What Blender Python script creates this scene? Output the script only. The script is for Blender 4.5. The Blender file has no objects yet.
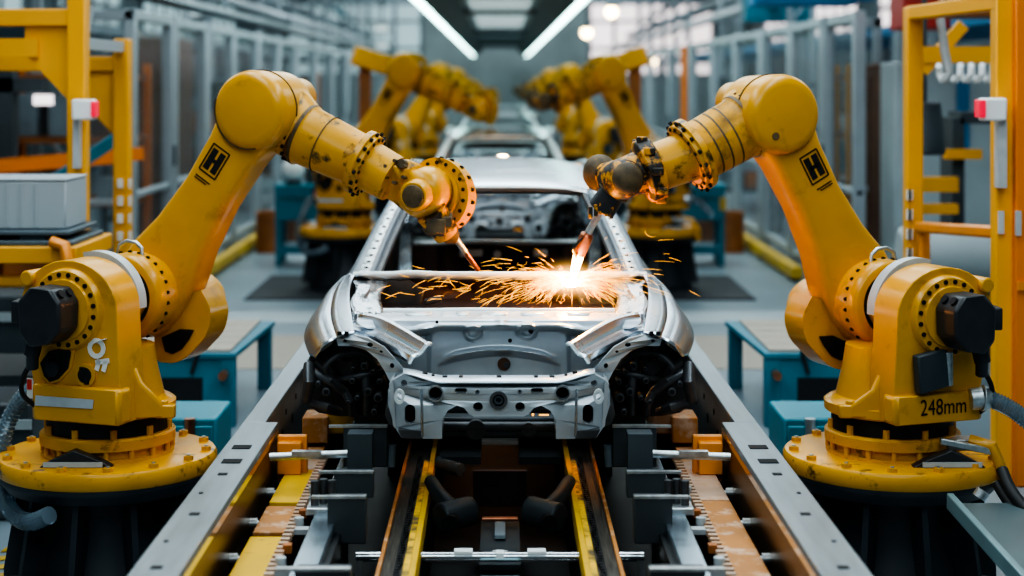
import bpy, bmesh, math, random
from mathutils import Vector, Matrix
from mathutils.geometry import tessellate_polygon
random.seed(7)
V = Vector
PI = math.pi
C = bpy.context.scene.collection
# ---------------------------------------------------------------- camera model
F, H, CX, CY = 1700.0, 2.3, 500.0, 82.0       # focal (px at 1024 wide), camera height, vanishing point
def P(px, py, d):
    return V(((px - CX) * d / F, d, H - (py - CY) * d / F))

# ---------------------------------------------------------------- materials
MATS = {}
def mat(name, col, rough=.5, metal=0., var=.12, scale=5., bump=0., dirt=None, emit=None, coat=0., trans=0., alpha=1., stretch=None, spec=.5):
    m = bpy.data.materials.new(name); m.use_nodes = True
    nt = m.node_tree; N = nt.nodes; L = nt.links
    b = N['Principled BSDF']
    tc = N.new('ShaderNodeTexCoord')
    src = tc.outputs['Object']
    if stretch:
        mp = N.new('ShaderNodeMapping'); mp.inputs['Scale'].default_value = stretch
        L.new(src, mp.inputs['Vector']); src = mp.outputs['Vector']
    no = N.new('ShaderNodeTexNoise'); no.inputs['Scale'].default_value = scale; no.inputs['Detail'].default_value = 6
    L.new(src, no.inputs['Vector'])
    r = N.new('ShaderNodeValToRGB')
    r.color_ramp.elements[0].position = .3; r.color_ramp.elements[1].position = .7
    r.color_ramp.elements[0].color = (*[c * (1 - var) for c in col], 1)
    r.color_ramp.elements[1].color = (*[min(1, c * (1 + var)) for c in col], 1)
    L.new(no.outputs['Fac'], r.inputs['Fac'])
    out = r.outputs['Color']
    rr = N.new('ShaderNodeMapRange'); rr.inputs['To Min'].default_value = max(0.02, rough * .8); rr.inputs['To Max'].default_value = min(1, rough * 1.2)
    L.new(no.outputs['Fac'], rr.inputs['Value']); rout = rr.outputs['Result']
    if dirt:
        dc, lo, hi, ds = dirt
        n2 = N.new('ShaderNodeTexNoise'); n2.inputs['Scale'].default_value = ds; n2.inputs['Detail'].default_value = 9; n2.inputs['Roughness'].default_value = .65
        L.new(tc.outputs['Object'], n2.inputs['Vector'])
        mr = N.new('ShaderNodeMapRange'); mr.inputs['From Min'].default_value = lo; mr.inputs['From Max'].default_value = hi
        L.new(n2.outputs['Fac'], mr.inputs['Value'])
        mx = N.new('ShaderNodeMix'); mx.data_type = 'RGBA'
        L.new(mr.outputs['Result'], mx.inputs['Factor']); L.new(out, mx.inputs['A']); mx.inputs['B'].default_value = (*dc, 1)
        out = mx.outputs['Result']
    L.new(out, b.inputs['Base Color']); L.new(rout, b.inputs['Roughness'])
    b.inputs['Metallic'].default_value = metal
    b.inputs['Specular IOR Level'].default_value = spec
    if coat: b.inputs['Coat Weight'].default_value = coat; b.inputs['Coat Roughness'].default_value = .12
    if trans: b.inputs['Transmission Weight'].default_value = trans
    if alpha < 1: b.inputs['Alpha'].default_value = alpha
    if emit:
        b.inputs['Emission Color'].default_value = (*emit[0], 1); b.inputs['Emission Strength'].default_value = emit[1]
    if bump:
        bp = N.new('ShaderNodeBump'); bp.inputs['Strength'].default_value = bump; bp.inputs['Distance'].default_value = .01
        L.new(no.outputs['Fac'], bp.inputs['Height']); L.new(bp.outputs['Normal'], b.inputs['Normal'])
    MATS[name] = m
    return m
Y1 = (.66, .305, .003)
mat('robot_yellow', Y1, .36, var=.10, scale=3, dirt=((.22, .10, .015), .60, .85, 5), coat=.25)
mat('robot_yellow_worn', Y1, .42, var=.12, scale=4, dirt=((.05, .03, .01), .56, .66, 9), coat=.1)
mat('robot_yellow_grimy', Y1, .45, var=.15, scale=4, dirt=((.10, .05, .015), .50, .72, 6), coat=.1)
mat('robot_yellow_sooty', (.70, .30, .01), .5, var=.2, scale=7, dirt=((.022, .016, .012), .44, .51, 13))
mat('soot_cap', (.10, .065, .03), .6, var=.5, scale=18, dirt=((.5, .22, .01), .62, .7, 20))
mat('orange_panel', (.78, .26, .02), .45, var=.12, scale=4, coat=.2)
mat('frame_yellow', (.80, .36, .012), .42, var=.1, scale=2)
mat('beam_yellow', (.72, .33, .015), .5, var=.12, scale=2)
mat('frame_orange', (.75, .20, .012), .42, var=.08, scale=2)
mat('motor_black', (.022, .024, .028), .42, var=.25, scale=12)
mat('rubber_black', (.008, .008, .009), .55, var=.3, scale=9)
mat('hole_black', (.004, .004, .005), .8, var=.1)
mat('pedestal_black', (.022, .029, .036), .5, var=.3, scale=4)
mat('label_grey', (.42, .45, .46), .4, var=.15, scale=8)
mat('label_white', (.75, .72, .66), .4, var=.1, scale=8)
mat('label_red', (.65, .05, .03), .4, var=.1, scale=8)
mat('steel_grey', (.52, .55, .56), .38, .85, var=.18, scale=6, stretch=(6, .5, 6))
mat('rail_grey', (.25, .285, .305), .42, .55, var=.14, scale=5, stretch=(5, .5, 5), dirt=((.2, .2, .2), .6, .8, 3))
mat('rail_bronze_reflect', (.20, .12, .06), .32, .8, var=.4, scale=1.6, stretch=(1, .6, 3))  # brown base colour carries the orange lit reflection on the rail web
mat('rail_side', (.24, .26, .28), .4, .6, var=.3, scale=3)
mat('car_silver', (.62, .68, .74), .26, .93, var=.06, scale=2.2, bump=.02)
mat('car_satin', (.66, .73, .79), .33, .45, var=.12, scale=5, bump=.05)
mat('car_panel', (.56, .61, .65), .36, .5, var=.12, scale=4, dirt=((.30, .33, .36), .6, .75, 5))
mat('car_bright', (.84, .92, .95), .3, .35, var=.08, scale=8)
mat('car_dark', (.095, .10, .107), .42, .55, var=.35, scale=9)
mat('wheelhouse_grey', (.05, .053, .058), .45, .4, var=.3, scale=6)
mat('pillar_steel', (.36, .41, .46), .3, .9, var=.08, scale=3)
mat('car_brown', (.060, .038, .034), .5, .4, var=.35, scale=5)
mat('car_crinkle', (.60, .64, .68), .22, .9, var=.3, scale=22, bump=.6)
mat('teal_paint', (.015, .165, .235), .45, var=.14, scale=3)
mat('teal_light', (.014, .21, .28), .4, var=.12, scale=3)
mat('board_tan', (.35, .30, .245), .6, var=.16, scale=5, stretch=(.8, 8, 1))
mat('aluminium', (.40, .46, .50), .4, .45, var=.08, scale=3)
mat('box_grey', (.34, .385, .41), .6, var=.06, scale=2)
mat('tray_dark', (.07, .10, .12), .5, var=.2, scale=4)
mat('machine_dark', (.04, .054, .063), .5, var=.4, scale=2.5)
mat('machine_grey', (.20, .25, .28), .55, var=.25, scale=2)
mat('machine_pale', (.36, .42, .44), .5, var=.12, scale=2)
mat('rust_orange', (.36, .12, .03), .6, var=.3, scale=3)
mat('rust_brown', (.13, .06, .035), .6, var=.4, scale=3)
mat('red_paint', (.40, .035, .025), .5, var=.15, scale=3)
mat('blue_paint', (.02, .17, .34), .5, var=.15, scale=3)
mat('white_paint', (.78, .80, .80), .45, var=.05, scale=3)
mat('chrome', (.8, .82, .84), .12, 1., var=.05)
mat('copper', (.50, .20, .11), .3, .9, var=.25, scale=15)
mat('track_paint', (.72, .43, .02), .65, var=.2, scale=6, dirt=((.10, .07, .03), .45, .62, 10))
mat('strip_yellow', (.62, .36, .008), .68, var=.12, scale=5, dirt=((.30, .16, .03), .58, .75, 12))
mat('strip_orange', (.42, .17, .04), .62, var=.2, scale=5, dirt=((.62, .45, .33), .52, .7, 9))
mat('strip_pale', (.46, .31, .22), .45, var=.2, scale=5, dirt=((.45, .20, .06), .5, .7, 7))
mat('track_grime', (.085, .075, .062), .5, .5, var=.5, scale=9, stretch=(14, .8, 1), bump=.3)
mat('chain_dark', (.03, .03, .032), .4, .7, var=.4, scale=14)
mat('plate_slate', (.05, .062, .07), .5, .3, var=.15, scale=3)
mat('plate_blue', (.34, .42, .48), .25, .85, var=.15, scale=3)
mat('chute_teal', (.11, .155, .165), .4, .3, var=.15, scale=3)
mat('plate_teal', (.20, .31, .33), .4, .3, var=.12, scale=3)
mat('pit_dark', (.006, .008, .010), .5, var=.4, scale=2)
mat('lens_red', (.75, .01, .05), .3, emit=((1, .02, .08), .55))
mat('led', (1, 1, 1), .5, emit=((.60, 1, .93), 11))
mat('lamp_warm', (1, .9, .6), .5, emit=((1, .75, .38), 22))
mat('window_glow', (.8, .75, .75), .5, var=.2, scale=.35, emit=((1, .86, .86), 1.7))
mat('window_teal', (.4, .55, .58), .5, var=.2, scale=.35, emit=((.62, .84, .88), .55))
mat('panel_glow', (.8, .9, .9), .5, emit=((.8, .95, .95), .45))
mat('weld_hot', (1, .8, .5), .5, emit=((1, .72, .38), 90))
mat('tip_hot', (1, .7, .4), .5, emit=((1, .62, .28), 22))
mat('spark', (1, .6, .1), .5, emit=((1, .43, .045), 3.0))
mat('hazard_yellow', (.5, .32, .03), .6, var=.15, scale=5)
mat('hose_clear', (.22, .30, .36), .15, var=.2, scale=6, trans=.55)
mat('wall_teal', (.17, .23, .25), .7, var=.35, scale=.7)
mat('wall_end', (.42, .50, .51), .7, var=.25, scale=.5)
mat('ceil_grey', (.17, .19, .19), .7, var=.15, scale=.5)
mat('hood_grey', (.42, .45, .44), .6, var=.1, scale=.8)
mat('hood_dark', (.16, .17, .155), .6, var=.15, scale=.8)
mat('floor_mat', (.20, .255, .29), .34, var=.16, scale=.55, dirt=((.20, .25, .28), .5, .75, 1.3))
mat('slab_dark', (.016, .02, .026), .7, var=.3, scale=3)
def glass(name, col, a):
    m = bpy.data.materials.new(name); m.use_nodes = True
    nt = m.node_tree; N = nt.nodes; L = nt.links
    N.remove(N['Principled BSDF'])
    t = N.new('ShaderNodeBsdfTransparent'); g = N.new('ShaderNodeBsdfPrincipled')
    g.inputs['Base Color'].default_value = (*col, 1); g.inputs['Roughness'].default_value = .15
    no = N.new('ShaderNodeTexNoise'); no.inputs['Scale'].default_value = 1.2
    mr = N.new('ShaderNodeMapRange'); mr.inputs['To Min'].default_value = a * .6; mr.inputs['To Max'].default_value = a * 1.4
    L.new(no.outputs['Fac'], mr.inputs['Value'])
    mx = N.new('ShaderNodeMixShader')
    L.new(mr.outputs['Result'], mx.inputs['Fac']); L.new(t.outputs[0], mx.inputs[1]); L.new(g.outputs[0], mx.inputs[2])
    L.new(mx.outputs[0], N['Material Output'].inputs['Surface'])
    MATS[name] = m
glass('fence_glass', (.20, .26, .29), .13)

def smooth_path(pts, k=8):
    out = []
    for i in range(len(pts) - 1):
        p0, p1, p2, p3 = pts[max(i - 1, 0)], pts[i], pts[i + 1], pts[min(i + 2, len(pts) - 1)]
        for j in range(k):
            t = j / k
            out.append(.5 * ((2 * p1) + (p2 - p0) * t + (2 * p0 - 5 * p1 + 4 * p2 - p3) * t * t + (3 * p1 - p0 - 3 * p2 + p3) * t ** 3))
    return out + [pts[-1]]
# ---------------------------------------------------------------- mesh builder
class MB:
    def __init__(s): s.v = []; s.f = []; s.p = []
    def add(s, vs, fs):
        o = len(s.v); s.p.append((o, len(s.f))); s.v += [V(x) for x in vs]; s.f += [tuple(i + o for i in f) for f in fs]; return s
    def box(s, c, size, rz=0., M=None):
        hx, hy, hz = [q / 2 for q in size]; c = V(c)
        R = M if M is not None else Matrix.Rotation(rz, 3, 'Z')
        vs = [c + R @ V((x * hx, y * hy, z * hz)) for x in (-1, 1) for y in (-1, 1) for z in (-1, 1)]
        return s.add(vs, [(0, 1, 3, 2), (4, 6, 7, 5), (0, 4, 5, 1), (2, 3, 7, 6), (0, 2, 6, 4), (1, 5, 7, 3)])
    def span(s, x0, x1, y0, y1, z0, z1):
        return s.box(((x0 + x1) / 2, (y0 + y1) / 2, (z0 + z1) / 2), (abs(x1 - x0), abs(y1 - y0), abs(z1 - z0)))
    def beam(s, a, b, w, h, up=(0, 0, 1)):
        a = V(a); b = V(b); d = (b - a); l = d.length; d.normalize(); up = V(up)
        if abs(d.dot(up)) > .98: up = V((0, 1, 0))
        x = d.cross(up).normalized(); z = x.cross(d).normalized()
        M = Matrix((x, d, z)).transposed()
        return s.box((a + b) / 2, (w, l, h), M=M)
    def frame(s, ax):
        ax = V(ax).normalized(); u = V((0, 0, 1)) if abs(ax.z) < .95 else V((1, 0, 0))
        x = ax.cross(u).normalized(); y = x.cross(ax).normalized(); return ax, x, y
    def lathe(s, c, axis, prof, n=36, a0=0., a1=2 * PI):
        ax, x, y = s.frame(axis); c = V(c); full = a1 - a0 > 6.28
        k = n if full else n + 1; vs = []; fs = []
        for t, r in prof:
            for i in range(k):
                q = a0 + (a1 - a0) * i / n
                vs.append(c + ax * t + (x * math.cos(q) + y * math.sin(q)) * r)
        for j in range(len(prof) - 1):
            for i in range(n):
                i2 = (i + 1) % k
                fs.append((j * k + i, j * k + i2, (j + 1) * k + i2, (j + 1) * k + i))
        if full:
            if prof[0][1] > 1e-6: fs.append(tuple(range(k)))
            if prof[-1][1] > 1e-6: fs.append(tuple((len(prof) - 1) * k + i for i in range(k))[::-1])
        return s.add(vs, fs)
    def ring(s, c, axis, t0, t1, r0, r1, n=36, a0=0., a1=2 * PI):   # closed band between radii r0<r1
        ax, x, y = s.frame(axis); c = V(c); full = a1 - a0 > 6.28
        k = n if full else n + 1; vs = []; fs = []
        for t, r in ((t0, r0), (t0, r1), (t1, r1), (t1, r0)):
            for i in range(k):
                q = a0 + (a1 - a0) * i / n
                vs.append(c + ax * t + (x * math.cos(q) + y * math.sin(q)) * r)
        for j in range(4):
            for i in range(n):
                i2 = (i + 1) % k; j2 = (j + 1) % 4
                fs.append((j * k + i, j * k + i2, j2 * k + i2, j2 * k + i))
        if not full:
            fs.append((0, k, 2 * k, 3 * k)); fs.append((n, k + n, 2 * k + n, 3 * k + n))
        return s.add(vs, fs)
    def cyl(s, a, b, r0, r1=None, n=24):
        a = V(a); b = V(b); return s.lathe(a, b - a, [(0, r0), ((b - a).length, r0 if r1 is None else r1)], n)
    def tube(s, pts, rad, n=12, cap=True):
        pts = [V(p) for p in pts]; m = len(pts)
        if not hasattr(rad, '__len__'): rad = [rad] * m
        d = (pts[1] - pts[0]).normalized(); _, x, y = s.frame(d); vs = []; fs = []
        for i, p in enumerate(pts):
            t = (pts[min(i + 1, m - 1)] - pts[max(i - 1, 0)]).normalized()
            x = (x - t * x.dot(t)).normalized(); y = t.cross(x)
            for k in range(n):
                q = 2 * PI * k / n; vs.append(p + (x * math.cos(q) + y * math.sin(q)) * rad[i])
        for j in range(m - 1):
            for k in range(n):
                k2 = (k + 1) % n; fs.append((j * n + k, j * n + k2, (j + 1) * n + k2, (j + 1) * n + k))
        if cap: fs.append(tuple(range(n))); fs.append(tuple((m - 1) * n + k for k in range(n))[::-1])
        return s.add(vs, fs)
    def loft(s, secs, closed=True, cap=True):
        n = len(secs[0]); vs = [p for q in secs for p in q]; fs = []
        for j in range(len(secs) - 1):
            for k in range(n if closed else n - 1):
                k2 = (k + 1) % n; fs.append((j * n + k, j * n + k2, (j + 1) * n + k2, (j + 1) * n + k))
        if cap and closed:
            fs.append(tuple(range(n))); fs.append(tuple((len(secs) - 1) * n + k for k in range(n))[::-1])
        return s.add(vs, fs)
    def prism(s, outline, ext, holes=()):
        loops = [[V(p) for p in outline]] + [[V(p) for p in h] for h in holes]; ext = V(ext)
        flat = [p for l in loops for p in l]; n = len(flat)
        tri = [tuple(t) for t in tessellate_polygon(loops)]
        fs = tri + [tuple(i + n for i in t)[::-1] for t in tri]; o = 0
        for l in loops:
            k = len(l)
            for i in range(k):
                i2 = (i + 1) % k; fs.append((o + i, o + i2, o + i2 + n, o + i + n))
            o += k
        return s.add(flat + [p + ext for p in flat], fs)
    def sphere(s, c, r, sc=(1, 1, 1), n=20):
        c = V(c); prof = []; vs = []; fs = []; h = n // 2
        for j in range(h + 1):
            q = PI * j / h
            for i in range(n):
                p = 2 * PI * i / n
                vs.append(c + V((math.sin(q) * math.cos(p) * r * sc[0], math.sin(q) * math.sin(p) * r * sc[1], math.cos(q) * r * sc[2])))
        for j in range(h):
            for i in range(n):
                i2 = (i + 1) % n; fs.append((j * n + i, j * n + i2, (j + 1) * n + i2, (j + 1) * n + i))
        return s.add(vs, fs)
    def bolts(s, c, axis, R, k, r, h, n=8, a0=0., a1=2 * PI):
        ax, x, y = s.frame(axis); c = V(c)
        for i in range(k):
            q = a0 + (a1 - a0) * (i + .5) / k
            p = c + (x * math.cos(q) + y * math.sin(q)) * R
            s.cyl(p, p + ax * h, r, n=n)
        return s
    def text(s, body, O, right, up, size, ext=.002):
        cu = bpy.data.curves.new('t', 'FONT'); cu.body = body; cu.size = 1; cu.align_x = 'CENTER'; cu.align_y = 'CENTER'
        o = bpy.data.objects.new('t', cu); C.objects.link(o)
        dg = bpy.context.evaluated_depsgraph_get(); me = bpy.data.meshes.new_from_object(o.evaluated_get(dg))
        R, U = V(right).normalized(), V(up).normalized(); O = V(O)
        s.add([O + R * v.co.x * size[0] + U * v.co.y * size[1] for v in me.vertices], [tuple(p.vertices) for p in me.polygons])
        bpy.data.objects.remove(o); bpy.data.curves.remove(cu); bpy.data.meshes.remove(me)
        return s
    def each(s, name, m, parent=None, **k):      # one object per added piece
        out = []; e = s.p[1:] + [(len(s.v), len(s.f))]
        for (v0, f0), (v1, f1) in zip(s.p, e):
            q = MB(); q.add(s.v[v0:v1], [tuple(i - v0 for i in f) for f in s.f[f0:f1]]); out.append(q.build(name, m, parent, **k))
        return out
    def build(s, name, m, parent=None, mirror=1, bevel=0., smooth=38, solid=0., sub=0, weld=True, label=None, flat=False):
        org = V((0, 0, 0)); q = parent
        if q is not None:
            while q.parent: q = q.parent
            org = V(q.location)
        me = bpy.data.meshes.new(name)
        bm = bmesh.new()
        vv = [bm.verts.new(V((p.x * mirror, p.y, p.z)) - org) for p in s.v]
        for f in s.f:
            g = []
            for i in f:
                if vv[i] not in g: g.append(vv[i])
            if len(g) > 2:
                try: bm.faces.new(g)
                except ValueError: pass
        if weld: bmesh.ops.remove_doubles(bm, verts=bm.verts, dist=1e-5)
        bmesh.ops.recalc_face_normals(bm, faces=bm.faces)
        bm.to_mesh(me); bm.free()
        o = bpy.data.objects.new(name, me); C.objects.link(o); o.parent = parent
        me.materials.append(MATS[m])
        if not flat:
            me.shade_smooth(); me.set_sharp_from_angle(angle=math.radians(smooth))
        if solid:
            md = o.modifiers.new('s', 'SOLIDIFY'); md.thickness = solid; md.offset = 0
        if bevel:
            md = o.modifiers.new('b', 'BEVEL'); md.width = bevel; md.segments = 2; md.limit_method = 'ANGLE'; md.angle_limit = math.radians(35)
        if sub:
            md = o.modifiers.new('u', 'SUBSURF'); md.levels = sub; md.render_levels = sub
        if label: o['label'] = label
        return o
def tag(o, label=None, cat=None, group=None, kind=None):
    if label: o['label'] = label
    if cat: o['category'] = cat
    if group: o['group'] = group
    if kind: o['kind'] = kind
    return o
def thing(name, loc, label, cat, group=None):
    o = bpy.data.objects.new(name, None); C.objects.link(o); o.location = loc; o.empty_display_size = .1
    return tag(o, label, cat, group)
COL = {'rust_brown': 'brown', 'rust_orange': 'rust orange', 'machine_dark': 'dark', 'machine_grey': 'grey', 'machine_pale': 'pale', 'teal_paint': 'teal'}
def struct(mb, name, m, **k):
    return tag(mb.build(name, m, **k), kind='structure')
CH = {}
def copy_tree(o, parent=None, skip=()):
    c = o.copy(); C.objects.link(c); c.parent = parent
    for ch in list(o.children):
        if not ch.name.startswith(tuple(skip)) or not skip: copy_tree(ch, c, skip)
    return c
ORD = ['nearest', 'second', 'third', 'fourth', 'fifth', 'sixth', 'seventh', 'eighth', 'ninth', 'tenth', 'eleventh', 'twelfth', 'thirteenth', 'fourteenth']
# ================================================================= ROBOTS
A = V((-.35, -.937, 0)).normalized()      # joint-axis direction of the left robot (towards camera-left)
B = V((.937, -.35, 0)).normalized()       # in-plane horizontal direction
Z = V((0, 0, 1))
def robot(m, J, label, group):
    base = P(108, 450, 7.8); bx, by = base.x, base.y; zb = base.z
    root = thing('welding_robot', (m * bx, by, 0), label, 'robot', group)
    def part(mb, name, mt, parent=None, **k): return mb.build(name, mt, parent or root, mirror=m, **k)
    c = lambda z: V((bx, by, z))
    # --- pedestal
    mb = MB().lathe(c(0), Z, [(0, .40), (.06, .40), (.06, .36), (.30, .27), (zb - .16, .30), (zb - .15, .445), (zb - .10, .485), (zb - .075, .485)], 48)
    ped = part(mb, 'pedestal', 'pedestal_black', bevel=.006)
    for i in range(10):
        q = 2 * PI * (i + .3) / 10; u = V((math.cos(q), math.sin(q), 0)); w = V((-u.y, u.x, 0)) * .014
        mb = MB(); p = [c(.06) + u * .2, c(.06) + u * .46, c(.10) + u * .46, c(zb - .17) + u * .40, c(zb - .15) + u * .40, c(zb - .15) + u * .2]
        mb.prism([x - w for x in p], w * 2); part(mb, 'rib', 'pedestal_black', ped)
    # --- base disc
    mb = MB().lathe(c(zb - .078), Z, [(0, .486), (.012, .494), (.060, .494), (.074, .484), (.078, .47)], 64)
    disc = part(mb, 'base_disc', 'robot_yellow_worn')
    part(MB().bolts(c(zb), Z, .45, 14, .022, .018), 'bolt_circle', 'robot_yellow', disc)
    part(MB().bolts(c(zb + .018), Z, .45, 14, .010, .006), 'bolt_heads', 'steel_grey', disc)
    # steel wedge bracket on the disc
    o = c(zb) + V((-.05 if m > 0 else -.16, -.36, 0))
    mb = MB().prism([o + V((-.17, 0, 0)), o + V((.15, 0, 0)), o + V((.10, 0, .028)), o + V((-.02, 0, .075)), o + V((-.12, 0, .03))], (0, .06, 0))
    part(mb, 'wedge_bracket', 'motor_black', disc, bevel=.004)
    part(MB().beam(o + V((-.15, -.004, .014)), o + V((.11, -.004, .014)), .008, .022), 'bracket_plate', 'label_grey', disc)
    # --- ring stack
    part(MB().lathe(c(zb), Z, [(0, .30), (.012, .30), (.014, .275), (.05, .275), (.052, .305), (.095, .305), (.105, .295)], 56), 'ring_base', 'robot_yellow_worn')
    part(MB().bolts(c(zb + .012), Z, .288, 16, .013, .04), 'ring_bolts', 'robot_yellow')
    band = part(MB().lathe(c(zb + .10), Z, [(0, .275), (.09, .275)], 48), 'bearing_band', 'rubber_black')
    part(MB().bolts(c(zb + .10), Z, .278, 10, .016, .045), 'band_bolts', 'robot_yellow', band)
    z1 = zb + .185
    # --- turret
    S = P(*J['S']); S2 = lambda t: S + A * t
    part(MB().lathe(c(z1), Z, [(0, .30), (.008, .308), (.045, .308), (.055, .295), (.075, .255), (.20, .225), (.30, .21)], 48), 'turret_flange', 'robot_yellow')
    hz = z1 - S.z
    def bz(b, z, t=0): return S2(t) + B * b + Z * z
    out = [bz(-.17, hz + .005), bz(-.185, -.32), bz(-.235, -.10)]
    out += [bz(.25 * math.cos(math.radians(q)), .215 * math.sin(math.radians(q))) for q in range(180, -1, -12)]
    out += [bz(.255, -.12), bz(.27, -.34), bz(.27, hz + .005)]
    tur = part(MB().prism(out, -A * .19), 'turret_body', 'robot_yellow', bevel=.028)
    # base skirt box + gusset on the inner side
    part(MB().prism([bz(-.175, hz + .004, .03), bz(.285, hz + .004, .03), bz(.285, -.335, .03), bz(-.18, -.335, .03)], -A * .10), 'turret_skirt', 'robot_yellow', tur, bevel=.02)
    g = [bz(.24, hz + .01, -.10), bz(.37, hz + .01, -.20), bz(.37, hz + .05, -.20), bz(.29, -.33, -.12), bz(.24, -.20, -.10)]
    part(MB().prism(g, -A * .035), 'gusset', 'robot_yellow', tur, bevel=.008)
    part(MB().box(bz(.36, hz + .035, -.22), (.09, .05, .06)).cyl(bz(.35, hz + .05, -.22), bz(.35, hz + .085, -.22), .022, n=12), 'turret_lug', 'robot_yellow', tur, bevel=.008)
    # shoulder flange ring, bolts, motor
    fl = part(MB().lathe(S2(-.02), A, [(0, .19), (.040, .178), (.050, .170), (.053, .138), (.065, .133), (.068, .09)], 48), 'shoulder_flange', 'robot_yellow')
    part(MB().bolts(S2(.030), A, .155, 20, .0105, .007), 'bolt_circle', 'hole_black', fl)
    oc = []; mc = S2(.05) + B * -.015
    pts = [(-.10, -.09), (-.05, -.145), (.05, -.13), (.105, -.07), (.11, .05), (.065, .11), (-.05, .115), (-.11, .05)]
    mot = part(MB().prism([mc + B * x + Z * z for x, z in pts], A * .15), 'servo_motor', 'motor_black', bevel=.014)
    side = MB()
    for k in (.045, .11): side.cyl(mc + B * .078 + Z * .080 + A * k, mc + B * .094 + Z * .091 + A * k, .019, n=14)
    side.each('cable_socket', 'hole_black', mot, mirror=m)
    part(MB().cyl(mc + A * .07 + Z * -.12 - B * .07, mc + A * .07 + Z * -.19 - B * .09, .036, n=16).cyl(mc + A * .07 + Z * -.18 - B * .085, mc + A * .05 + Z * -.25 - B * .10, .027, n=14), 'connector', 'motor_black', mot)
    part(MB().tube(smooth_path([mc + A * .06 + Z * -.23 - B * .10, mc + A * .05 + Z * -.30 - B * .15, mc + A * .02 + Z * -.38 - B * .17, mc - A * .06 + Z * -.46 - B * .13], 5), .011), 'motor_cable', 'rubber_black', mot)
    part(MB().cyl(bz(-.20, .13, -.1), bz(-.20, .13, .03), .035, n=16), 'shoulder_lug', 'robot_yellow', bevel=.008)
    part(MB().box(bz(-.255, -.02, .0), (.05, .10, .10)), 'side_cover', 'motor_black', bevel=.008)
    # lower hole, port and labels on the turret front
    def front(b, z): return bz(b, z, .004)
    if m > 0:
        tri = [(-.115, -.30), (-.135, -.245), (-.09, -.19), (.01, -.165), (.025, -.19), (.01, -.26), (-.04, -.31), (-.085, -.325)]
        def sc(k, t): return [bz(-.05 + (x + .05) * k, -.25 + (z + .25) * k, t) for x, z in tri]
        part(MB().prism(sc(1.22, -.01), A * .022), 'port_rim', 'robot_yellow', tur, bevel=.008)
        part(MB().prism(sc(1, .012), A * .004), 'port_opening', 'hole_black', tur)
        part(MB().cyl(bz(-.06, -.265, .01), bz(-.06, -.265, .04), .034, n=18), 'port_plug', 'motor_black', tur)
        part(MB().cyl(bz(.095, -.285, -.01), bz(.095, -.285, .012), .052, n=20), 'small_port_rim', 'robot_yellow', tur)
        part(MB().cyl(bz(.095, -.285, .01), bz(.095, -.285, .016), .034, n=18).box(bz(.085, -.265, .012), (.03, .006, .03)).box(bz(.11, -.31, .012), (.03, .006, .03)), 'small_port', 'hole_black', tur)
        em = MB()
        em.ring(bz(.15, -.165, .002), A, 0, .004, .024, .046, 14).beam(bz(.15, -.135, .005), bz(.20, -.12, .005), .03, .004)
        em.beam(bz(.15, -.262, .004), bz(.165, -.215, .004), .022, .004, up=A).beam(bz(.185, -.265, .004), bz(.20, -.215, .004), .022, .004, up=A)
        em.beam(bz(.145, -.228, .004), bz(.215, -.215, .004), .022, .004, up=A)
        part(em, 'emblem_sticker', 'label_white', tur)
        part(MB().prism([bz(-.15, -.43, .032), bz(.15, -.425, .032), bz(.155, -.385, .032), bz(-.145, -.385, .032)], A * .004), 'name_plate', 'label_grey', tur)
        part(MB().prism([bz(-.19, -.40, .034), bz(-.16, -.40, .034), bz(-.16, -.31, .034), bz(-.19, -.31, .034)], A * .003), 'warning_label', 'label_white', tur)
        part(MB().prism([bz(-.187, -.36, .038), bz(-.163, -.36, .038), bz(-.163, -.315, .038), bz(-.187, -.315, .038)], A * .002), 'warning_mark', 'label_red', tur)
    else:
        part(MB().prism([bz(.02, -.30, .01), bz(.17, -.33, .01), bz(.185, -.16, .01), bz(.04, -.135, .01)], A * .05), 'control_pad', 'machine_dark', tur, bevel=.008)
        part(MB().cyl(bz(.02, -.30, .03), bz(.02, -.15, .03), .03, n=16), 'pad_mount', 'steel_grey', tur, bevel=.004)
        O = bz(.035, hz + .075, .034); rt = V((B.x, -B.y, 0)) ; O = V((m * O.x, O.y, O.z))
        mb = MB().text('248mm', O, rt, Z, (.080, .10))
        mb.build('serial_text', 'hole_black', tur)
    # --- shoulder tube + strap + bearing ring
    part(MB().lathe(S2(-.52), A, [(0, .128), (.36, .128)], 36), 'shoulder_tube', 'robot_yellow')
    part(MB().ring(S2(-.265), A, 0,   .060, .185, .236, 24, 1.3, 3.2), 'clamp_strap', 'label_grey')
    rg = part(MB().lathe(S2(-.57), A, [(0, .185), (.02, .205), (.10, .205), (.135, .192), (.145, .178), (.145, .150), (.10, .148)], 48), 'bearing_ring', 'robot_yellow')
    part(MB().ring(S2(-.44), A, 0, .010, .130, .149, 40), 'ring_recess_shade', 'hole_black', rg)  # black ring paints the dark inside the recess
    part(MB().bolts(S2(-.50), A, .2055, 26, .009, .012), 'bolt_circle', 'hole_black', rg)
    hp = S2(-.50) + Z * .205
    part(MB().tube([hp + B * -.07 + Z * -.01, hp + B * -.06 + Z * .03, hp + B * -.02 + Z * .05, hp + B * .03 + Z * .045, hp + B * .06 + Z * .02, hp + B * .065 + Z * -.02], .010), 'lifting_handle', 'steel_grey', rg)
    # --- lower arm
    E = P(*J['E']); Hb = S2(-.70)
    ax = (E - Hb); ax -= A * ax.dot(A) * .0; L = ax.length; axd = ax.normalized()
    wv = axd.cross(A).normalized(); nv = wv.cross(axd).normalized()
    if nv.dot(A) < 0: nv = -nv
    secs = []
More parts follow.
